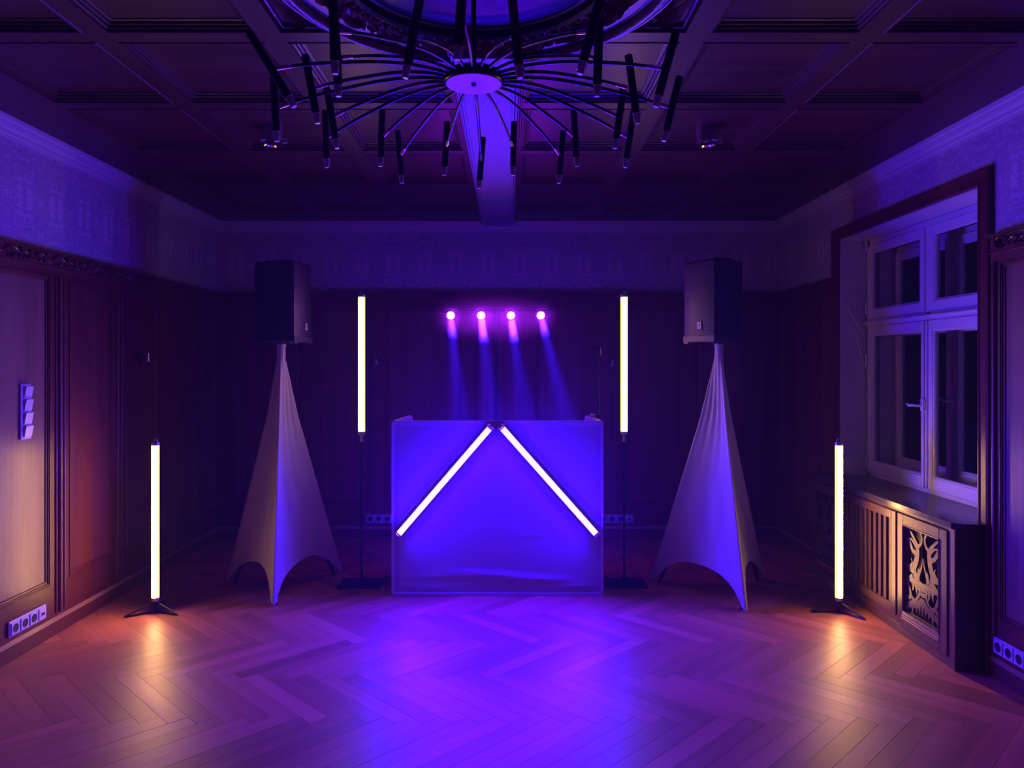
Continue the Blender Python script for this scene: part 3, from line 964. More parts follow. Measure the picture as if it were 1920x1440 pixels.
def fret_door(y0, y1):
    d = obj('fretwork_door', MB(), W, rc_) if False else None
    z0, z1 = .056, .732
    oy0, oy1, oz0, oz1 = y0 + .075, y1 - .065, .150, .672
    mb = MB()
    fbox(mb, F_cab, y0, oy0, -.008, .018, z0, z1, .003); fbox(mb, F_cab, oy1, y1, -.008, .018, z0, z1, .003)
    fbox(mb, F_cab, oy0, oy1, -.008, .018, oz1, z1, .003); fbox(mb, F_cab, oy0, oy1, -.008, .018, z0, oz0 - .05, .003)
    fbox(mb, F_cab, oy0, oy1, -.008, .010, oz0 - .05, oz0)
    d = obj('fretwork_door', mb, W, rc_)
    obj('opening_moulding', ring(MB(), F_cab, oy0 - .004, oy1 + .004, oz0 - .004, oz1 + .004, [(0, .018), (.003, .023), (.008, .021), (.010, .010), (.011, -.03)]), W, d)
    for q in range(3):
        zz = oz0 - .012 - q * .013
        obj('reed', MB().tube([F_cab(oy0 - .004, .014 + q * .004, zz), F_cab(oy1 + .004, .014 + q * .004, zz)], .0052, 8), M['reed'], d, smooth=40)
    # fretwork
    uw, vh = oy1 - oy0, oz1 - oz0
    mb = MB()
    def fr(u, v, n): return F_cab(oy1 - .004 - u, n, oz0 + v)
    sx, sy = uw - .008, vh
    half = [
        ([(.03, .985), (.20, .90), (.33, .79), (.31, .66), (.24, .54), (.30, .44), (.42, .39), (.51, .37)], [.035, .05, .10, .12, .11, .14, .12, .10]),
        ([(.30, .80), (.42, .84), (.46, .92), (.40, .99)], [.06, .055, .05, .04]),
        ([(.30, .72), (.20, .74), (.10, .82), (.02, .86)], [.09, .07, .08, .02]),
        ([(.29, .80), (.16, .86), (.02, .84)], [.06, .03, .05]),
        ([(.25, .52), (.14, .52), (.04, .55), (.0, .60)], [.10, .09, .08, .05]),
        ([(.12, .54), (.19, .60), (.15, .645)], [.06, .035, .008]),
        ([(.34, .45), (.40, .53), (.46, .60), (.485, .70)], [.10, .06, .035, .004]),
        ([(.38, .44), (.36, .53), (.38, .575)], [.06, .035, .005]),
        ([(.51, .375), (.30, .385), (.13, .40), (.02, .34)], [.14, .13, .07, .03]),
        ([(.20, .46), (.08, .40), (.0, .36)], [.06, .05, .04]),
        ([(.51, .29), (.42, .30), (.36, .24), (.26, .19), (.16, .22), (.10, .31), (.04, .38)], [.07, .06, .05, .06, .07, .05, .02]),
        ([(.34, .36), (.32, .31), (.345, .265)], [.10, .05, .008]), ([(.42, .36), (.40, .32), (.415, .29)], [.09, .045, .006]),
        ([(.22, .37), (.225, .32), (.19, .285)], [.07, .04, .006]),
        ([(.51, .235), (.36, .16), (.20, .13), (.08, .10), (.03, .03)], [.12, .10, .11, .10, .06]),
        ([(.18, .22), (.08, .18), (.0, .19)], [.06, .06, .05]),
        ([(.30, .14), (.33, .09), (.31, .06)], [.07, .035, .005]), ([(.40, .17), (.42, .10), (.41, .055)], [.08, .04, .005]),
        ([(.49, .19), (.495, .11), (.50, .06)], [.08, .04, .005]), ([(.20, .12), (.22, .07), (.19, .03)], [.07, .04, .02]),
    ]
    lift = 0
    for pts, wd in half:
        for mir in (0, 1):
            p = [((u if not mir else 1 - u) * sx, v * sy) for u, v in pts]
            lift += .00012
            mb.ribbon(p, [w_ * sx for w_ in wd], -.012, .000 + lift, fr)
    for a_ in ((.012, 0, .012, 1), (.988, 0, .988, 1)):
        mb.ribbon([(a_[0] * sx, a_[1] * sy), (a_[2] * sx, a_[3] * sy)], [.03 * sx, .03 * sx], -.012, -.001, fr)
    for v in (.008, .992):
        mb.ribbon([(0, v * sy), (sx, v * sy)], [.014, .014], -.012, -.0005, fr)
    obj('fretwork', mb, W, d)
fret_door(4.040, 4.556)
fret_door(5.304, 5.82)
def slat_door(y0, y1):
    z0, z1 = .10, .732
    mb = MB()
    fbox(mb, F_cab, y0, y0 + .05, -.008, .018, z0, z1, .003); fbox(mb, F_cab, y1 - .05, y1, -.008, .018, z0, z1, .003)
    fbox(mb, F_cab, y0 + .05, y1 - .05, -.008, .018, z1 - .052, z1, .003); fbox(mb, F_cab, y0 + .05, y1 - .05, -.008, .018, z0, z0 + .055, .003)
    d = obj('slatted_door', mb, W, rc_)
    n = 9
    span = (y1 - .05) - (y0 + .05)
    for i in range(n):
        c = y0 + .05 + span * (i + .5) / n
        obj('slat', fbox(MB(), F_cab, c - .017, c + .017, -.006, .008, z0 + .055, z1 - .052, .002), W, d)
slat_door(4.577, 5.281)
obj('lower_rail', MB().box(CX - .006, CX + .02, 4.58, 5.278, .052, .098, .002), WA, rc_)

# ================================================================== sockets and switches
def outlet(F, s0, z0, label, rev=False):
    a, b = F(s0 + .16, 0.026, z0 - .04), None
    t = thing('socket_strip', label, 'wall socket', a, 'four-gang socket strips')
    wpz = M['white_plastic']
    obj('cover_plate', fbox(MB(), F, s0, s0 + .33, .0265, .040, z0 - .043, z0 + .043, .006), wpz, t)
    for k in range(4):
        kk = 3 - k if rev else k
        c = s0 + .045 + kk * .080
        i = obj('socket_insert', fbox(MB(), F, c - .034, c + .034, .040, .046, z0 - .033, z0 + .033, .003), wpz, t)
        if k < 3:
            p = F(c, .0462, z0)
            ax = 'x' if F is not F_back else 'y'
            sg = {F_left: 1, F_right: -1, F_back: -1}[F]
            obj('plug_well', MB().lathe([(0, sg * .0005), (.021, sg * .0006), (.0235, sg * .0012), (.0245, 0)], p, 24, ax), M['dark_hole'], i, smooth=40)
        else:
            mb = MB()
            q = [F(c - .016, .0466, z0 + .006), F(c + .016, .0466, z0 + .006), F(c + .016, .0466, z0 - .016), F(c, .0466, z0 - .008), F(c - .016, .0466, z0 - .016)]
            q2 = [F(*x) for x in ((c - .016, .0462, z0 + .006), (c + .016, .0462, z0 + .006), (c + .016, .0462, z0 - .016), (c, .0462, z0 - .008), (c - .016, .0462, z0 - .016))]
            mb.add(q + q2, [(0, 1, 2, 3, 4), (9, 8, 7, 6, 5)] + [(j, (j + 1) % 5, 5 + (j + 1) % 5, 5 + j) for j in range(5)])
            obj('data_port', mb, M['dark_hole'], i)
    return t
outlet(F_left, 4.085, .178, 'white four-gang socket strip on the left wall skirting panel')
outlet(F_right, 3.56, .178, 'white four-gang socket strip beside the radiator cover', True)
outlet(F_back, -1.36, .178, 'socket strip low on the back wall between speaker stand cover and white booth')
outlet(F_back, .846, .178, 'socket strip low on the back wall behind the lamp base right of the booth')
sw = thing('switch_plate', 'upright white plate of four rocker switches on the wood panel', 'light switch', F_left(4.25, .014, 1.21))
obj('cover_plate', fbox(MB(), F_left, 4.206, 4.300, .0135, .024, 1.208, 1.526, .004), M['white_plastic'], sw)
for k in range(4):
    z = 1.222 + k * .0745
    mb = MB()
    y0, y1 = 4.228, 4.292
    v = [F_left(y0, .024, z), F_left(y1, .024, z), F_left(y1, .024, z + .064), F_left(y0, .024, z + .064),
         F_left(y0, .030, z), F_left(y1, .030, z), F_left(y1, .043, z + .064), F_left(y0, .043, z + .064)]
    mb.add(v, [(3, 2, 1, 0), (4, 5, 6, 7), (0, 1, 5, 4), (1, 2, 6, 5), (2, 3, 7, 6), (3, 0, 4, 7)])
    obj('rocker', mb, M['white_plastic'], sw)

# ================================================================== wall spotlights (small stubs on the panelling)
def wall_lamp(F, s, z, label):
    t = thing('wall_lamp', label, 'wall lamp', F(s, .026, z), 'small wall lamps')
    ax = 'x' if F is F_left else 'y'
    sg = 1 if F is F_left else -1
    obj('rosette_plate', MB().lathe([(.034, 0), (.034, sg * .010), (.026, sg * .016), (0, sg * .017)], F(s, .0265, z), 20, ax), M['black_gloss'], t, smooth=40)
    obj('stem', MB().tube([F(s, .04, z), F(s, .075, z)], .007, 10), M['chrome'], t, smooth=40)
    obj('lamp_head', MB().tube([F(s, .085, z - .028), F(s, .085, z + .028)], .018, 16), M['chrome'], t, smooth=40)
    obj('lamp_ring', MB().tube([F(s, .085, z - .034), F(s, .085, z - .028)], .021, 16), M['disc'], t, smooth=40)
wall_lamp(F_left, 5.55, 1.69, 'small chrome wall lamp on the left panelling')
wall_lamp(F_back, -1.253, 1.665, 'small wall lamp behind the booth, by the left raised light tube')
wall_lamp(F_back, .969, 1.655, 'small wall lamp behind the booth, by the gooseneck holder')

# ================================================================== ceiling downlights
def downlight(x, y, label):
    t = thing('ceiling_downlight', label, 'ceiling spotlight', (x, y, ZS + .036), 'surface ceiling downlights')
    z = ZS + .036
    obj('housing', MB().lathe([(.058, z), (.058, z - .072), (.05, z - .074), (.048, z - .055), (0, z - .053)], (x, y, 0), 32), M['steel'], t, smooth=40)
    obj('lens_ring', MB().lathe([(.050, z - .066), (.060, z - .070), (.070, z - .080), (.066, z - .092), (.052, z - .096), (.040, z - .088), (.038, z - .070)], (x, y, 0), 32, closed=True), M['chrome'], t, smooth=40)
    obj('reflector', MB().lathe([(.040, z - .088), (.026, z - .068), (0, z - .060)], (x, y, 0), 24), M['chrome'], t, smooth=40)
    obj('swivel_bracket', MB().tube([(x + .066, y, z - .084), (x + .090, y + .004, z - .080), (x + .092, y + .01, z - .060), (x + .06, y + .01, z - .05)], .004, 8), M['steel'], t, smooth=40)
downlight(-1.405, 4.42, 'chrome ceiling downlight behind the left side of the chandelier')
downlight(1.168, 4.42, 'chrome ceiling downlight behind the right side of the chandelier')

# ================================================================== chandelier
CHX, CHY = -.124, 2.60
H0 = 1.63 + .980
ch = thing('chandelier', 'large black sputnik chandelier with curved arms and hanging tube lamps', 'chandelier', (CHX, CHY, H0))
obj('hub', MB().lathe([(0, H0 + .075), (.018, H0 + .07), (.030, H0 + .045), (.085, H0 + .042), (.104, H0 + .030), (.104, H0 + .004), (.0985, H0 + .0), (.0985, H0 + .006), (0, H0 + .006)], (CHX, CHY, 0), 48), M['black_gloss'], ch, smooth=40)
obj('hub_disc', MB().lathe([(0, H0 - .002), (.096, H0 - .002), (.0985, H0 + .001), (.0985, H0 + .006)], (CHX, CHY, 0), 48), M['disc'], ch, smooth=40)
obj('centre_screw', MB().box(CHX - .008, CHX + .008, CHY - .010, CHY + .010, H0 - .010, H0 - .002, .002), M['black_metal'], ch)
obj('down_rod', MB().tube([(CHX, CHY, H0 + .07), (CHX, CHY, ZS + .02)], .009, 12), M['black_metal'], ch, smooth=40)
obj('canopy', MB().lathe([(.055, ZS + .02), (.055, ZS + .004), (.045, ZS - .008), (0, ZS - .010)], (CHX, CHY, 0), 32), M['black_metal'], ch, smooth=40)
# sideways lean of every lamp tube (m over its length), far one first, clockwise seen from below
LEAN = [-8, -2, -8, 6, -16, -16, -29, 17, -38, -5, -42, 15, -12, -28, 5, 6, 84, 24, 6, 19, 3, -3, 8, -6]
for k in range(24):
    th = 2 * PI * k / 24
    rj = .676 if k % 2 == 0 else .532
    zj = 1.63 + (.900 if k % 2 == 0 else .916)
    dx, dy = math.sin(th), math.cos(th)
    path = []
    n = 12
    for i in range(n + 1):
        t = i / n
        r = .098 + (rj - .098) * t
        zz = (H0 + .018) + .010 * math.sin(PI * min(1, t * 1.6)) * (1 - t) - (H0 + .018 - zj) * t ** 2.1
        path.append((CHX + dx * r, CHY + dy * r, zz))
    arm = obj('arm', MB().tube(path, [.0062] * 9 + [.006, .0055, .005, .005], 10), M['black_gloss'], ch, smooth=40)
    obj('end_sleeve', MB().tube([path[-2], path[-1]], .0068, 10), M['chrome'], arm, smooth=40)
    cy = CHY + dy * (rj + .016)
    cx = CHX + dx * (rj + .016)
    ln = LEAN[k] / 1400 * cy
    top = Vector((cx - ln * .45, cy, zj + .105))
    bot = Vector((cx + ln * .55, cy, zj - .120))
    d = (bot - top).normalized()
    e = bot - d * .034
    tubep = [top, top + d * .003, e]
    la = obj('lamp_tube', MB().tube(tubep, [.011, .0130, .0130], 16), M['black_metal'], ch, smooth=40)
    obj('clear_tip', MB().tube([e, e + d * .002, e + d * .022, e + d * .024, bot - d * .004, bot], [.0130, .0115, .0110, .0098, .0098, .0080], 14), M['acrylic'], la, smooth=30)
    mb = MB()
    for q in range(8):
        a = 2 * PI * q / 8
        off = Vector((math.cos(a), math.sin(a), 0)) * .0112
        mb.tube([e + off, e + off * .97 + d * .021], .0010, 5)
    obj('tip_ribs', mb, M['chrome'], la)

# ================================================================== tube lamps
def led_tube(t, p0, p1, glow_mat, r=.0255):
    """glowing diffuser between p0 and p1 with metal end caps"""
    p0, p1 = Vector(p0), Vector(p1)
    d = (p1 - p0).normalized()
    # the diffuser shines to the front only; the back of the tube is an opaque housing
    fwd = Vector((0, -1, 0)); sd = d.cross(fwd).normalized()
    def arc(a0, a1, rr, n):
        vs, fs = [], []
        for q in (p0, p1):
            for i in range(n + 1):
                a = math.radians(a0 + (a1 - a0) * i / n)
                vs.append(q + (fwd * math.cos(a) + sd * math.sin(a)) * rr)
        for i in range(n): fs.append((i, i + 1, n + 2 + i, n + 1 + i))
        return MB().add(vs, fs)
    if glow_mat is M['blue_glow']:
        obj('diffuser', arc(-50, 50, r, 18), glow_mat, t, smooth='full')
        obj('diffuser_rim', arc(50, 72, r, 3), M['tube_housing'], t, smooth='full')
        obj('diffuser_rim', arc(-72, -50, r, 3), M['tube_housing'], t, smooth='full')
    else:
        obj('diffuser', arc(-30, 30, r, 10), glow_mat, t, smooth='full')
        fm = M['warm_flank'] if glow_mat is M['warm_glow'] else M['warm_flank_rear']
        obj('diffuser_flank', arc(30, 60, r, 5), fm, t, smooth='full')
        obj('diffuser_flank', arc(-60, -30, r, 5), fm, t, smooth='full')
        obj('diffuser_rim', arc(60, 84, r, 4), M['tube_edge'], t, smooth='full')
        obj('diffuser_rim', arc(-84, -60, r, 4), M['tube_edge'], t, smooth='full')
    obj('housing', arc(71, 289, r - .0006, 20), M['tube_housing'], t, smooth='full')
    for q, s in ((p0, -1), (p1, 1)):
        c = obj('end_cap', MB().tube([q, q + d * s * .022, q + d * s * .026], [r + .001, r + .001, r - .004], 20), M['steel'], t, smooth=40)
        side = d.cross(Vector((0, 1, 0))).normalized()
        obj('hanging_loop', MB().tube([q + d * s * .024 + side * .012, q + d * s * .044 + side * .009, q + d * s * .046, q + d * s * .044 - side * .009, q + d * s * .024 - side * .012], .0026, 8), M['steel'], c, smooth=40)


def floor_tube(x, y, label, rot):
    t = thing('light_tube', label, 'light tube', (x, y, 0), 'warm tubes on floor tripods')
    led_tube(t, (x, y, .100), (x, y, 1.100), M['warm_glow'])
    hub = obj('stand_hub', MB().lathe([(.024, .030), (.024, .062), (.018, .074), (0, .074)], (x, y, 0), 20), M['black_metal'], t, smooth=40)
    for k in range(3):
        a = rot + k * 2 * PI / 3
        ex, ey = x + .185 * math.cos(a), y + .185 * math.sin(a)
        mb = MB()
        mb.tube([(x + .018 * math.cos(a), y + .018 * math.sin(a), .064), (ex, ey, .009), (ex + .004 * math.cos(a), ey + .004 * math.sin(a), .006), (x + .02 * math.cos(a), y + .02 * math.sin(a), .007)], .0062, 8)
        obj('leg', mb, M['black_metal'], t, smooth=40)
    mb = MB().tube([(x, y, .0), (x, y, .03)], .012, 12)
    obj('foot_pin', mb, M['black_metal'], t, smooth=40)
    return t
floor_tube(-2.335, 4.93, 'warm glowing tube on a small black tripod by the left wall', math.radians(218))
floor_tube(2.175, 4.93, 'warm glowing tube on a small black tripod by the radiator cover', math.radians(-58))


def pole_tube(x, y, label):
    t = thing('light_tube', label, 'light tube', (x, y, 0), 'warm tubes raised on poles')
    led_tube(t, (x, y, 1.138), (x, y, 2.137), M['warm_glow_rear'])
    obj('pole', MB().tube([(x, y, .012), (x, y, 1.10)], .0085, 12), M['black_metal'], t, smooth=40)
    obj('pole_coupler', MB().tube([(x, y, 1.06), (x, y, 1.112)], .013, 14), M['steel'], t, smooth=40)
    obj('base_plate', MB().box(x - .16, x + .16, y - .12, y + .12, 0, .011, .002), M['black_metal'], t)
    obj('pole_socket', MB().tube([(x, y, .011), (x, y, .06)], .014, 14), M['black_metal'], t, smooth=40)
pole_tube(-1.102, 5.57, 'warm glowing tube on a thin pole left of the white booth')
pole_tube(.856, 5.57, 'warm glowing tube on a thin pole right of the white booth')

# ================================================================== white DJ booth
BX0, BX1, BY, BZ = -.832, .664, 5.28, 1.238
bo = thing('dj_booth', 'white fabric covered folding DJ booth front', 'booth', ((BX0 + BX1) / 2, BY + .2, 0))
# front fabric with slack folds near the bottom
nx, nz = 90, 80
vs, fs = [], []
for j in range(nz + 1):
    for i in range(nx + 1):
        u, v = i / nx, j / nz
        x = BX0 + .022 + (BX1 - BX0 - .044) * u
        z = .022 + (BZ - .030) * v
        edge = min(1, min(u, 1 - u) * 12) * min(1, min(v, 1 - v) * 14 + .0)
        n = 0
        for (zc, hh, xc, xw, am) in ((.135, .014, .50, .30, .010), (.105, .012, .62, .26, .010), (.085, .010, .42, .22, .007), (.165, .012, .40, .16, .006),
                                     (.42, .010, .68, .06, .004), (.055, .014, .5, .6, .010), (.06, .016, .9, .16, .008), (1.20, .010, .33, .10, .003)):
            n += am * math.exp(-((z - zc - .012 * math.sin(6 * u + zc * 40)) / hh) ** 2) * math.exp(-((u - xc) / xw) ** 2)
        n += .004 * math.sin(3.1 * u + 1) * math.sin(PI * v)
        vs.append((x, BY - .002 - n * edge, z))
for j in range(nz):
    for i in range(nx):
        a = j * (nx + 1) + i
        fs.append((a, a + 1, a + nx + 2, a + nx + 1))
fab = obj('front_fabric', MB().add(vs, fs), M['booth_fabric'], bo, smooth='full')
def rounded_frame(w, h, r, tw):
    """2-D outline of a frame with rounded corners"""
    pts = []
    for cx, cy, a0 in ((w - r, h - r, 0), (r, h - r, 90), (r, r, 180), (w - r, r, 270)):
        for k in range(7):
            a = math.radians(a0 + 15 * k)
            pts.append((cx + r * math.cos(a), cy + r * math.sin(a)))
    return pts
def frame_mesh(P, depth, tw, fr, w, h, r):
    out = rounded_frame(w, h, r, tw)
    inn = [(tw + (x / w) * (w - 2 * tw), tw + (y / h) * (h - 2 * tw)) for x, y in rounded_frame(w, h, max(.004, r * .6), tw)]
    n = len(out)
    vs = [fr(x, y, 0) for x, y in out] + [fr(x, y, 0) for x, y in inn] + [fr(x, y, depth) for x, y in inn] + [fr(x, y, depth) for x, y in out]
    fs = []
    for k in range(4):
        for i in range(n):
            j = (i + 1) % n
            a, b = k * n, ((k + 1) % 4) * n
            fs.append((a + i, a + j, b + j, b + i))
    return P.add(vs, fs)
obj('front_frame', frame_mesh(MB(), .024, .020, lambda x, y, n: (BX0 + x, BY - .010 + n, .004 + y), BX1 - BX0, BZ - .004, .018), M['booth_frame'], bo, smooth=40)
obj('front_backing', MB().box(BX0 + .015, BX1 - .015, BY + .014, BY + .020, .02, BZ - .012), M['booth_frame'], bo)
for sx, X0 in ((1, BX0), (-1, BX1)):
    def fr(x, y, n, X0=X0, sx=sx): return (X0 + sx * (.004 + x * .07 + n), BY + .020 + x, .004 + y)
    nm = obj('side_frame', frame_mesh(MB(), .022, .020, fr, .62, BZ - .004, .075), M['booth_frame'], bo, smooth=40)
    out = [(x * .985 + .005, y * .985 + .008) for x, y in rounded_frame(.62, BZ - .004, .07, 0)]
    k = len(out)
    obj('side_fabric', MB().add([fr(x, y, .006) for x, y in out] + [fr(x, y, .012) for x, y in out],
        [tuple(range(k)), tuple(range(2 * k - 1, k - 1, -1))] + [(i, (i + 1) % k, k + (i + 1) % k, k + i) for i in range(k)]), M['booth_fabric'], bo, smooth=40)
    obj('hinge_post', MB().tube([(X0 + sx * .012, BY + .016, .012), (X0 + sx * .012, BY + .016, BZ - .004)], .010, 12), M['booth_frame'], bo, smooth=40)

def booth_tube(p0, p1, label):
    t = thing('light_tube', label, 'light tube', p0, 'blue tubes on the booth front')
    led_tube(t, p0, p1, M['blue_glow'])
    d = (Vector(p1) - Vector(p0)).normalized()
    side = d.cross(Vector((0, 1, 0))).normalized()
    for q, s in ((Vector(p0), -1), (Vector(p1), 1)):
        c = q + d * s * .014
        mb = MB()
        pts = [c + side * .030 + Vector((0, .026, 0)), c + side * .031, c + side * .022 + Vector((0, -.024, 0)), c + Vector((0, -.031, 0)), c - side * .022 + Vector((0, -.024, 0)), c - side * .031, c - side * .030 + Vector((0, .026, 0))]
        mb.tube(pts, .0042, 8)
        obj('wall_clip', mb, M['steel'], t, smooth=40)
booth_tube((-.772, 5.243, .452), (-.140, 5.243, 1.186), 'glowing blue-white tube slanting up to the right on the booth front')
booth_tube((.605, 5.243, .452), (-.046, 5.243, 1.186), 'glowing blue-white tube slanting down to the right on the booth front')

# gooseneck holder at the booth's rear corner
gx, gy = .664, 5.60
gn = thing('gooseneck_holder', 'thin black gooseneck arm with a square clip above the booth corner', 'gooseneck stand', (gx, gy, BZ))
obj('clamp', MB().box(gx - .018, gx + .022, gy - .025, gy + .02, BZ - .05, BZ + .026, .004), M['black_gloss'], gn)
obj('clamp_knob', MB().tube([(gx - .018, gy, BZ + .018), (gx - .058, gy, BZ + .018)], [.010, .014], 14), M['disc'], gn, smooth=40)
path = [(gx, gy, BZ + .012), (gx + .004, gy, BZ + .04), (gx + .012, gy, BZ + .09), (gx + .004, gy, BZ + .13), (gx + .002, gy, BZ + .16), (gx, gy, BZ + .46)]
obj('neck', MB().tube(path, [.006, .007, .0055, .007, .0055, .005], 10), M['black_gloss'], gn, smooth=40)
hd = obj('clip_head', frame_mesh(MB(), .012, .008, lambda x, y, n: (gx - .042 + x, gy - .02 + n, BZ + .455 + y), .066, .082, .008), M['black_gloss'], gn, smooth=40)
obj('clip_bar', MB().tube([(gx + .018, gy - .024, BZ + .465), (gx + .018, gy - .024, BZ + .53)], .0035, 8), M['steel'], hd, smooth=40)

# ================================================================== speaker stands, covers, speakers
def stand_cover(cx, cy, feet, ztop, label, seed):
    rnd = random.Random(seed)
    st = thing('speaker_stand', 'black tripod stand under the ' + ('left' if cx < 0 else 'right') + ' white stretch cover', 'speaker stand', (cx, cy, 0), 'tripod speaker stands')
    obj('pole', MB().tube([(cx, cy, .10), (cx, cy, ztop + .01)], .0175, 14), M['black_metal'], st, smooth=40)
    obj('collar', MB().tube([(cx, cy, .82), (cx, cy, .90)], .032, 14), M['black_metal'], st, smooth=40)
    for (fx, fy) in feet:
        obj('leg', MB().tube([(cx + (fx - cx) * .06, cy + (fy - cy) * .06, .86), (cx + (fx - cx) * .85, cy + (fy - cy) * .85, .016)], .012, 10), M['black_metal'], st, smooth=40)
        obj('brace', MB().tube([(cx, cy, .20), (cx + (fx - cx) * .56, cy + (fy - cy) * .56, .385)], .008, 8), M['black_metal'], st, smooth=40)
        obj('rubber_foot', MB().tube([(cx + (fx - cx) * .85, cy + (fy - cy) * .85, .0), (cx + (fx - cx) * .85, cy + (fy - cy) * .85, .02)], .016, 10), M['black_metal'], st, smooth=40)
    # stretched cover
    NS, NT = 40, 48
    vs, fs = [], []
    C = Vector((cx, cy, 0))
    ph = [[rnd.uniform(0, 6.28) for _ in range(4)] for _ in range(3)]
    for k in range(3):
        A, B = Vector((*feet[k], 0)), Vector((*feet[(k + 1) % 3], 0))
        mid = (A + B) / 2
        inward = (C - mid); inward.normalize()
        for i in range(NS):
            s = i / NS
            arch = 1 - (2 * s - 1) ** 2
            # keep a small flat toe at every foot
            q = max(0, (min(s, 1 - s) - .040) / .460)
            arch = 1 - (1 - q) ** 2.2
            H = A.lerp(B, s) + inward * (.055 * arch)
            hz = .014 + .205 * arch ** .85 + .010 * math.sin(9 * s + ph[k][0]) * arch
            # outward normal of this face for the wrinkles
            for j in range(NT + 1):
                t = j / NT
                tf = max(0, (t - .045) / .955)
                z = ztop + (hz - ztop) * t
                P = C.lerp(H, tf)
                # concave face: pull towards the axis between the seams
                P += inward * (.035 * arch * math.sin(PI * tf))
                neck = .030 if t < .05 else .030 * max(0, 1 - (t - .05) / .25)
                dirv = (H - C).normalized()
                P = P + dirv * neck
                e = min(s, 1 - s)
                wr = math.exp(-e * 9) * (.0085 * math.sin(e * 95 + ph[k][1]) ) * tf
                wr += .0060 * math.sin(s * 34 + 5 * t + ph[k][2]) * math.exp(-((t - .30) / .22) ** 2) * arch
                wr += .0060 * math.sin(s * 22 - 9 * t + ph[k][3]) * math.exp(-((t - .80) / .18) ** 2) * arch
                P = P - inward * wr
                vs.append((P.x, P.y, z))
    n = 3 * NS
    for i in range(n):
        a, b = i * (NT + 1), ((i + 1) % n) * (NT + 1)
        for j in range(NT):
            fs.append((a + j, b + j, b + j + 1, a + j + 1))
    co = obj('stand_cover', MB().add(vs, fs), M['spandex'], None, smooth='full', origin=(cx, cy, 0))
    tag(co, label, 'cover', 'stretch covers over the speaker stands')
    obj('neck_band', MB().lathe([(.027, ztop - .012), (.032, ztop - .010), (.034, ztop + .002), (.032, ztop + .012), (.027, ztop + .014)], (cx, cy, 0), 24, closed=True), M['spandex'], co, smooth=40)

stand_cover(-1.680, 5.50, [(-1.590, 5.025), (-1.310, 5.86), (-2.125, 5.63)], 1.775, 'white stretch cover on the tripod near the left wall, one toe toward the camera', 3)
stand_cover(1.520, 5.41, [(1.563, 4.915), (1.945, 5.70), (1.060, 5.64)], 1.775, 'white stretch cover on the tripod near the window, front toe leaning right', 5)


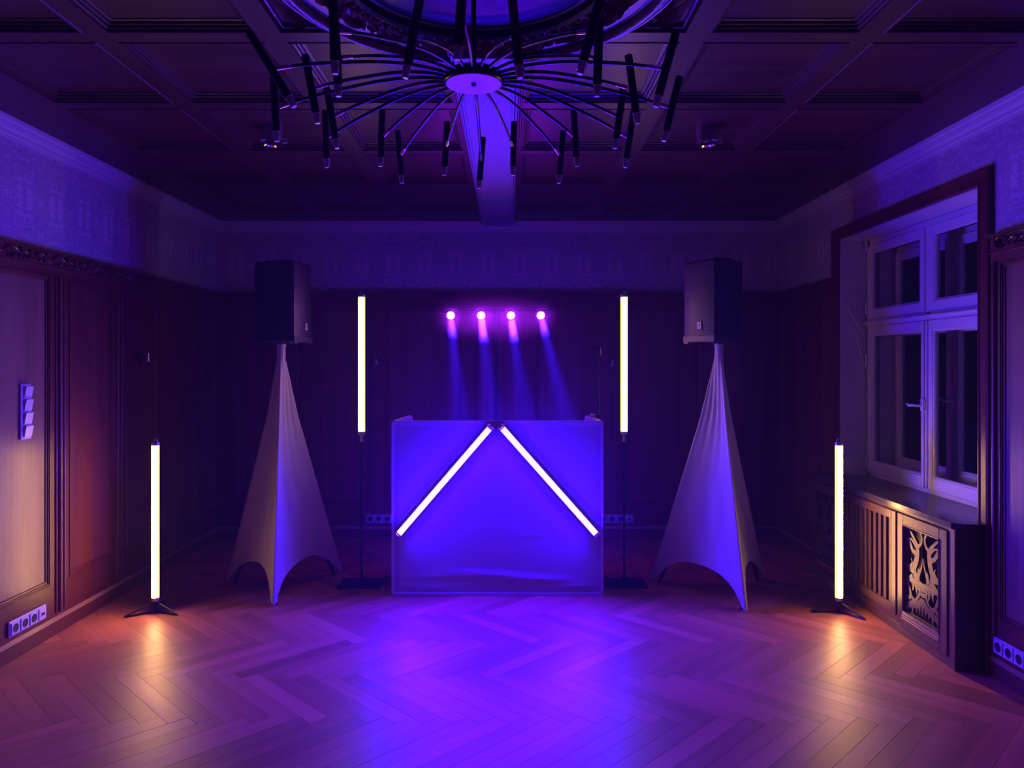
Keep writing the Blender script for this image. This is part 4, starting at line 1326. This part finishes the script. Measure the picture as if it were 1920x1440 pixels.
def loudspeaker(cx, cy, z0, ang, label, logo, tilt):
    """front faces local -y, rotated by ang about z"""
    t = thing('loudspeaker', label, 'loudspeaker', (cx, cy, z0), 'black loudspeakers on stands')
    t.rotation_euler = (0, 0, 0)
    w, dp, h = .325, .335, .585
    ca, sa = math.cos(ang), math.sin(ang)
    def fr(x, y, z): return (cx + x * ca - y * sa, cy + x * sa + y * ca, z0 + z)
    # cabinet: trapezoid plan with clipped corners
    plan = [(-w / 2, -dp / 2 + .02), (-w / 2 + .012, -dp / 2), (w / 2 - .012, -dp / 2), (w / 2, -dp / 2 + .02), (w / 2, -.02), (w / 2 - .075, dp / 2 - .01), (w / 2 - .09, dp / 2), (-w / 2 + .09, dp / 2), (-w / 2 + .075, dp / 2 - .01), (-w / 2, -.02)]
    lv = [(0, .93), (.012, 1), (h - .02, 1), (h, .95)]
    vs, fs = [], []
    k = len(plan)
    for z, s in lv:
        for x, y in plan: vs.append(fr(x * s, y * (s if y > 0 else (1 - (1 - s) * .3)), z))
    for i in range(len(lv) - 1):
        for j in range(k):
            a, b = i * k + j, i * k + (j + 1) % k
            fs.append((a, b, b + k, a + k))
    fs.append(tuple(range(k - 1, -1, -1))); fs.append(tuple((len(lv) - 1) * k + j for j in range(k)))
    obj('cabinet', MB().add(vs, fs), M['speaker_black'], t)
    # curved grille
    vs, fs = [], []
    nxx = 12
    for j, z in enumerate((.046, h - .022)):
        for i in range(nxx + 1):
            u = -1 + 2 * i / nxx
            vs.append(fr(u * (w / 2 - .010), -dp / 2 - .004 - .014 * (1 - u * u), z))
    for i in range(nxx): fs.append((i, i + 1, i + nxx + 2, i + nxx + 1))
    b0 = len(vs)
    for j, z in enumerate((.046, h - .022)):
        for i in range(nxx + 1):
            u = -1 + 2 * i / nxx
            vs.append(fr(u * (w / 2 - .010), -dp / 2 + .002, z))
    for i in range(nxx): fs.append((i, i + 1, b0 + i + 1, b0 + i)); fs.append((nxx + 1 + i, nxx + 2 + i, b0 + nxx + 2 + i, b0 + nxx + 1 + i))
    fs.append((0, nxx + 1, b0 + nxx + 1, b0)); fs.append((nxx, 2 * nxx + 1, b0 + 2 * nxx + 1, b0 + nxx))
    obj('grille', MB().add(vs, fs), M['grille'], t, smooth=30)
    # bottom trim strip with a notch between two feet
    vs = []
    pr = [(-w / 2 + .004, .008), (-w / 2 + .016, -.012), (-w / 2 + .050, -.012), (-w / 2 + .062, .002), (w / 2 - .062, .002), (w / 2 - .050, -.004), (w / 2 - .016, -.004), (w / 2 - .004, .008), (w / 2 - .004, .044), (-w / 2 + .004, .044)]
    for y in (-dp / 2 - .012, -dp / 2 + .03):
        for x, z in pr: vs.append(fr(x, y, z))
    k = len(pr)
    tr_ = obj('bottom_trim', MB().add(vs, [tuple(range(k)), tuple(range(2 * k - 1, k - 1, -1))] + [(i, (i + 1) % k, k + (i + 1) % k, k + i) for i in range(k)]), M['speaker_trim'], t)
    for x in (-w / 2 + .03, w / 2 - .03):
        obj('screw', MB().tube([fr(x, -dp / 2 - .011, .026), fr(x, -dp / 2 - .0135, .026)], .006, 10), M['badge_black'], tr_)
    # maker's badge
    bx = .02
    yb = -dp / 2 - .018
    bd = obj('badge', MB().add([fr(bx + sx * .026, yb + dy, zz) for dy in (-.004, .003) for sx, zz in ((-1, .085), (1, .085), (1, .148), (-1, .148))],
              [(0, 1, 2, 3), (7, 6, 5, 4), (0, 4, 5, 1), (1, 5, 6, 2), (2, 6, 7, 3), (3, 7, 4, 0)]), M['badge_black'], t)
    obj('badge_plate', MB().add([fr(bx + sx * .019, yb + dy, zz) for dy in (-.0055, -.003) for sx, zz in ((-1, .093), (1, .093), (1, .140), (-1, .140))],
              [(0, 1, 2, 3), (7, 6, 5, 4), (0, 4, 5, 1), (1, 5, 6, 2), (2, 6, 7, 3), (3, 7, 4, 0)]), M['badge_white'], bd)
    mb = MB()
    def st(a, b, wd=.0042):
        mb.bar(fr(bx + a[0], yb - .0060, .1165 + a[1]), fr(bx + b[0], yb - .0060, .1165 + b[1]), wd, .0012, up=Vector(fr(0, 1, 0)) - Vector(fr(0, 0, 0)))
    st((-.015, .017), (-.002, .017)); st((-.015, -.017), (-.004, -.017)); st((-.013, .017), (-.013, -.017)); st((-.013, 0), (-.004, 0))
    st((.000, .017), (.006, -.018)); st((.014, .017), (.006, -.018))
    obj('badge_letters', mb, M['badge_black'], bd)
    # side handle recess rim
    sxn = 1 if ang < 0 else -1
    obj('side_handle', MB().tube([fr(-sxn * (w / 2 + .002), -.10 + .0, h - .14), fr(-sxn * (w / 2 + .004), -.10, h - .13), fr(-sxn * (w / 2 + .004), -.04, h - .13), fr(-sxn * (w / 2 + .002), -.04, h - .14)], .006, 8), M['speaker_black'], t)
    obj('pole_cup', MB().tube([fr(0, 0, -.006), fr(0, 0, .012)], .030, 16), M['speaker_black'], t, smooth=40)
    return t
loudspeaker(-1.685, 5.50, 1.797, math.radians(82), 'black loudspeaker turned inward above the left stand cover', True, 0)
loudspeaker(1.505, 5.41, 1.797, math.radians(-62), 'black loudspeaker with visible front grille above the stand cover by the window', True, 0)
tag(obj('speaker_cable', MB().tube([(-1.60, 5.47, 1.80), (-1.612, 5.47, 1.77), (-1.635, 5.47, 1.70), (-1.640, 5.475, 1.66)], .0032, 8), M['black_gloss'], None, smooth=40),
    'thin dark cable hanging from the left loudspeaker', 'cable')

# ================================================================== LED bar with four spot heads
LY, LZ = 6.20, 2.045
lb = thing('led_bar', 'dark light bar with four glowing magenta spot heads behind the booth', 'stage light', (-.11, LY + .08, 0))
obj('stand_pole', MB().tube([(-.11, LY + .12, .05), (-.11, LY + .12, LZ + .05)], .016, 14), M['black_metal'], lb, smooth=40)
for k in range(3):
    a = PI / 2 + k * 2 * PI / 3
    obj('stand_leg', MB().tube([(-.11, LY + .12, .42), (-.11 + .42 * math.cos(a), LY + .12 + .42 * math.sin(a), .012)], .010, 10), M['black_metal'], lb, smooth=40)
bar = obj('bar', MB().box(-.62, .40, LY + .085, LY + .135, LZ + .045, LZ + .085, .006), M['black_metal'], lb)
HEADX = (-.487, -.234, .013, .261)
AIM = (.13, .12, .13, .21)
for x, ax in zip(HEADX, AIM):
    d = Vector((ax * .5, -.80, -.34)).normalized()
    c = Vector((x, LY, LZ))
    hd = obj('spot_head', MB().tube([c - d * .085, c - d * .075, c - d * .012, c], [.030, .040, .044, .044], 24), M['black_metal'], lb, smooth=40)
    obj('lens', MB().tube([c - d * .004, c + d * .002], .0325, 24), M['led_glow'], hd, smooth=40)
    obj('yoke', MB().tube([(x - .048, LY + .03, LZ), (x - .05, LY + .05, LZ + .05), (x - .03, LY + .08, LZ + .06), (x + .03, LY + .08, LZ + .06), (x + .05, LY + .05, LZ + .05), (x + .048, LY + .03, LZ)], .006, 8), M['black_metal'], hd, smooth=40)
    li = bpy.data.lights.new('spot_beam', 'SPOT')
    li.energy = 24000
    li.color = (.03, .004, 1.0)
    li.spot_size = math.radians(12)
    li.spot_blend = .5
    li.shadow_soft_size = .03
    lo = bpy.data.objects.new('spot_beam', li)
    COL.objects.link(lo)
    lo.parent = lb
    bd_ = Vector((ax, -.50, -1)).normalized()
    lo.location = c + d * .02 - lb.location
    lo.rotation_euler = bd_.to_track_quat('-Z', 'Y').to_euler()

# ================================================================== fine stage haze in the hall
hz = bpy.data.materials.new('stage_haze')
hz.use_nodes = True
hz.node_tree.nodes.clear()
ho = hz.node_tree.nodes.new('ShaderNodeOutputMaterial')
hv = hz.node_tree.nodes.new('ShaderNodeVolumeScatter')
hv.inputs['Density'].default_value = 0.006
hv.inputs['Anisotropy'].default_value = 0.2
hv.inputs['Color'].default_value = (1, 1, 1, 1)
hz.node_tree.links.new(hv.outputs[0], ho.inputs['Volume'])
hb = obj('haze', MB().box(XL + .002, XR - .002, YF + .01, YB - .002, .002, 2.94), hz)
hb['kind'] = 'stuff'
hb['label'] = 'thin stage haze filling the hall'
hb['category'] = 'haze'

# denser wisp of haze added to imitate camera glare at the spot heads
pm = bpy.data.materials.new('haze_bloom')
pm.use_nodes = True
nt = pm.node_tree
nt.nodes.clear()
po = nt.nodes.new('ShaderNodeOutputMaterial')
pv = nt.nodes.new('ShaderNodeVolumeScatter')
pv.inputs['Color'].default_value = (1, 1, 1, 1)
tc = nt.nodes.new('ShaderNodeTexCoord')
mp = nt.nodes.new('ShaderNodeMapping'); mp.inputs['Scale'].default_value = (1 / .62, 1 / .24, 1 / .24)
ln = nt.nodes.new('ShaderNodeVectorMath'); ln.operation = 'LENGTH'
mr = nt.nodes.new('ShaderNodeMapRange'); mr.inputs[1].default_value = 1.0; mr.inputs[2].default_value = 0.0
mr.inputs[3].default_value = 0.0; mr.inputs[4].default_value = 1.0
pw = nt.nodes.new('ShaderNodeMath'); pw.operation = 'POWER'; pw.inputs[1].default_value = 1.5
ml = nt.nodes.new('ShaderNodeMath'); ml.operation = 'MULTIPLY'; ml.inputs[1].default_value = 2.4
nt.links.new(tc.outputs['Object'], mp.inputs[0]); nt.links.new(mp.outputs[0], ln.inputs[0])
nt.links.new(ln.outputs['Value'], mr.inputs[0]); nt.links.new(mr.outputs[0], pw.inputs[0])
nt.links.new(pw.outputs[0], ml.inputs[0]); nt.links.new(ml.outputs[0], pv.inputs['Density'])
nt.links.new(pv.outputs[0], po.inputs['Volume'])
vs, fs = [], []
for i in range(9):
    for j in range(16):
        a, b_ = PI * i / 8, 2 * PI * j / 16
        vs.append((-.11 + .62 * math.sin(a) * math.cos(b_), 6.14 + .24 * math.sin(a) * math.sin(b_), 2.03 + .24 * math.cos(a)))
for i in range(8):
    for j in range(16):
        fs.append((i * 16 + j, i * 16 + (j + 1) % 16, (i + 1) * 16 + (j + 1) % 16, (i + 1) * 16 + j))
bloom = obj('haze_bloom', MB().add(vs, fs), pm, None, origin=(-.11, 6.14, 2.03))
bloom['kind'] = 'stuff'
bloom['label'] = 'added wisp of haze around the four spot heads'
bloom['category'] = 'haze'
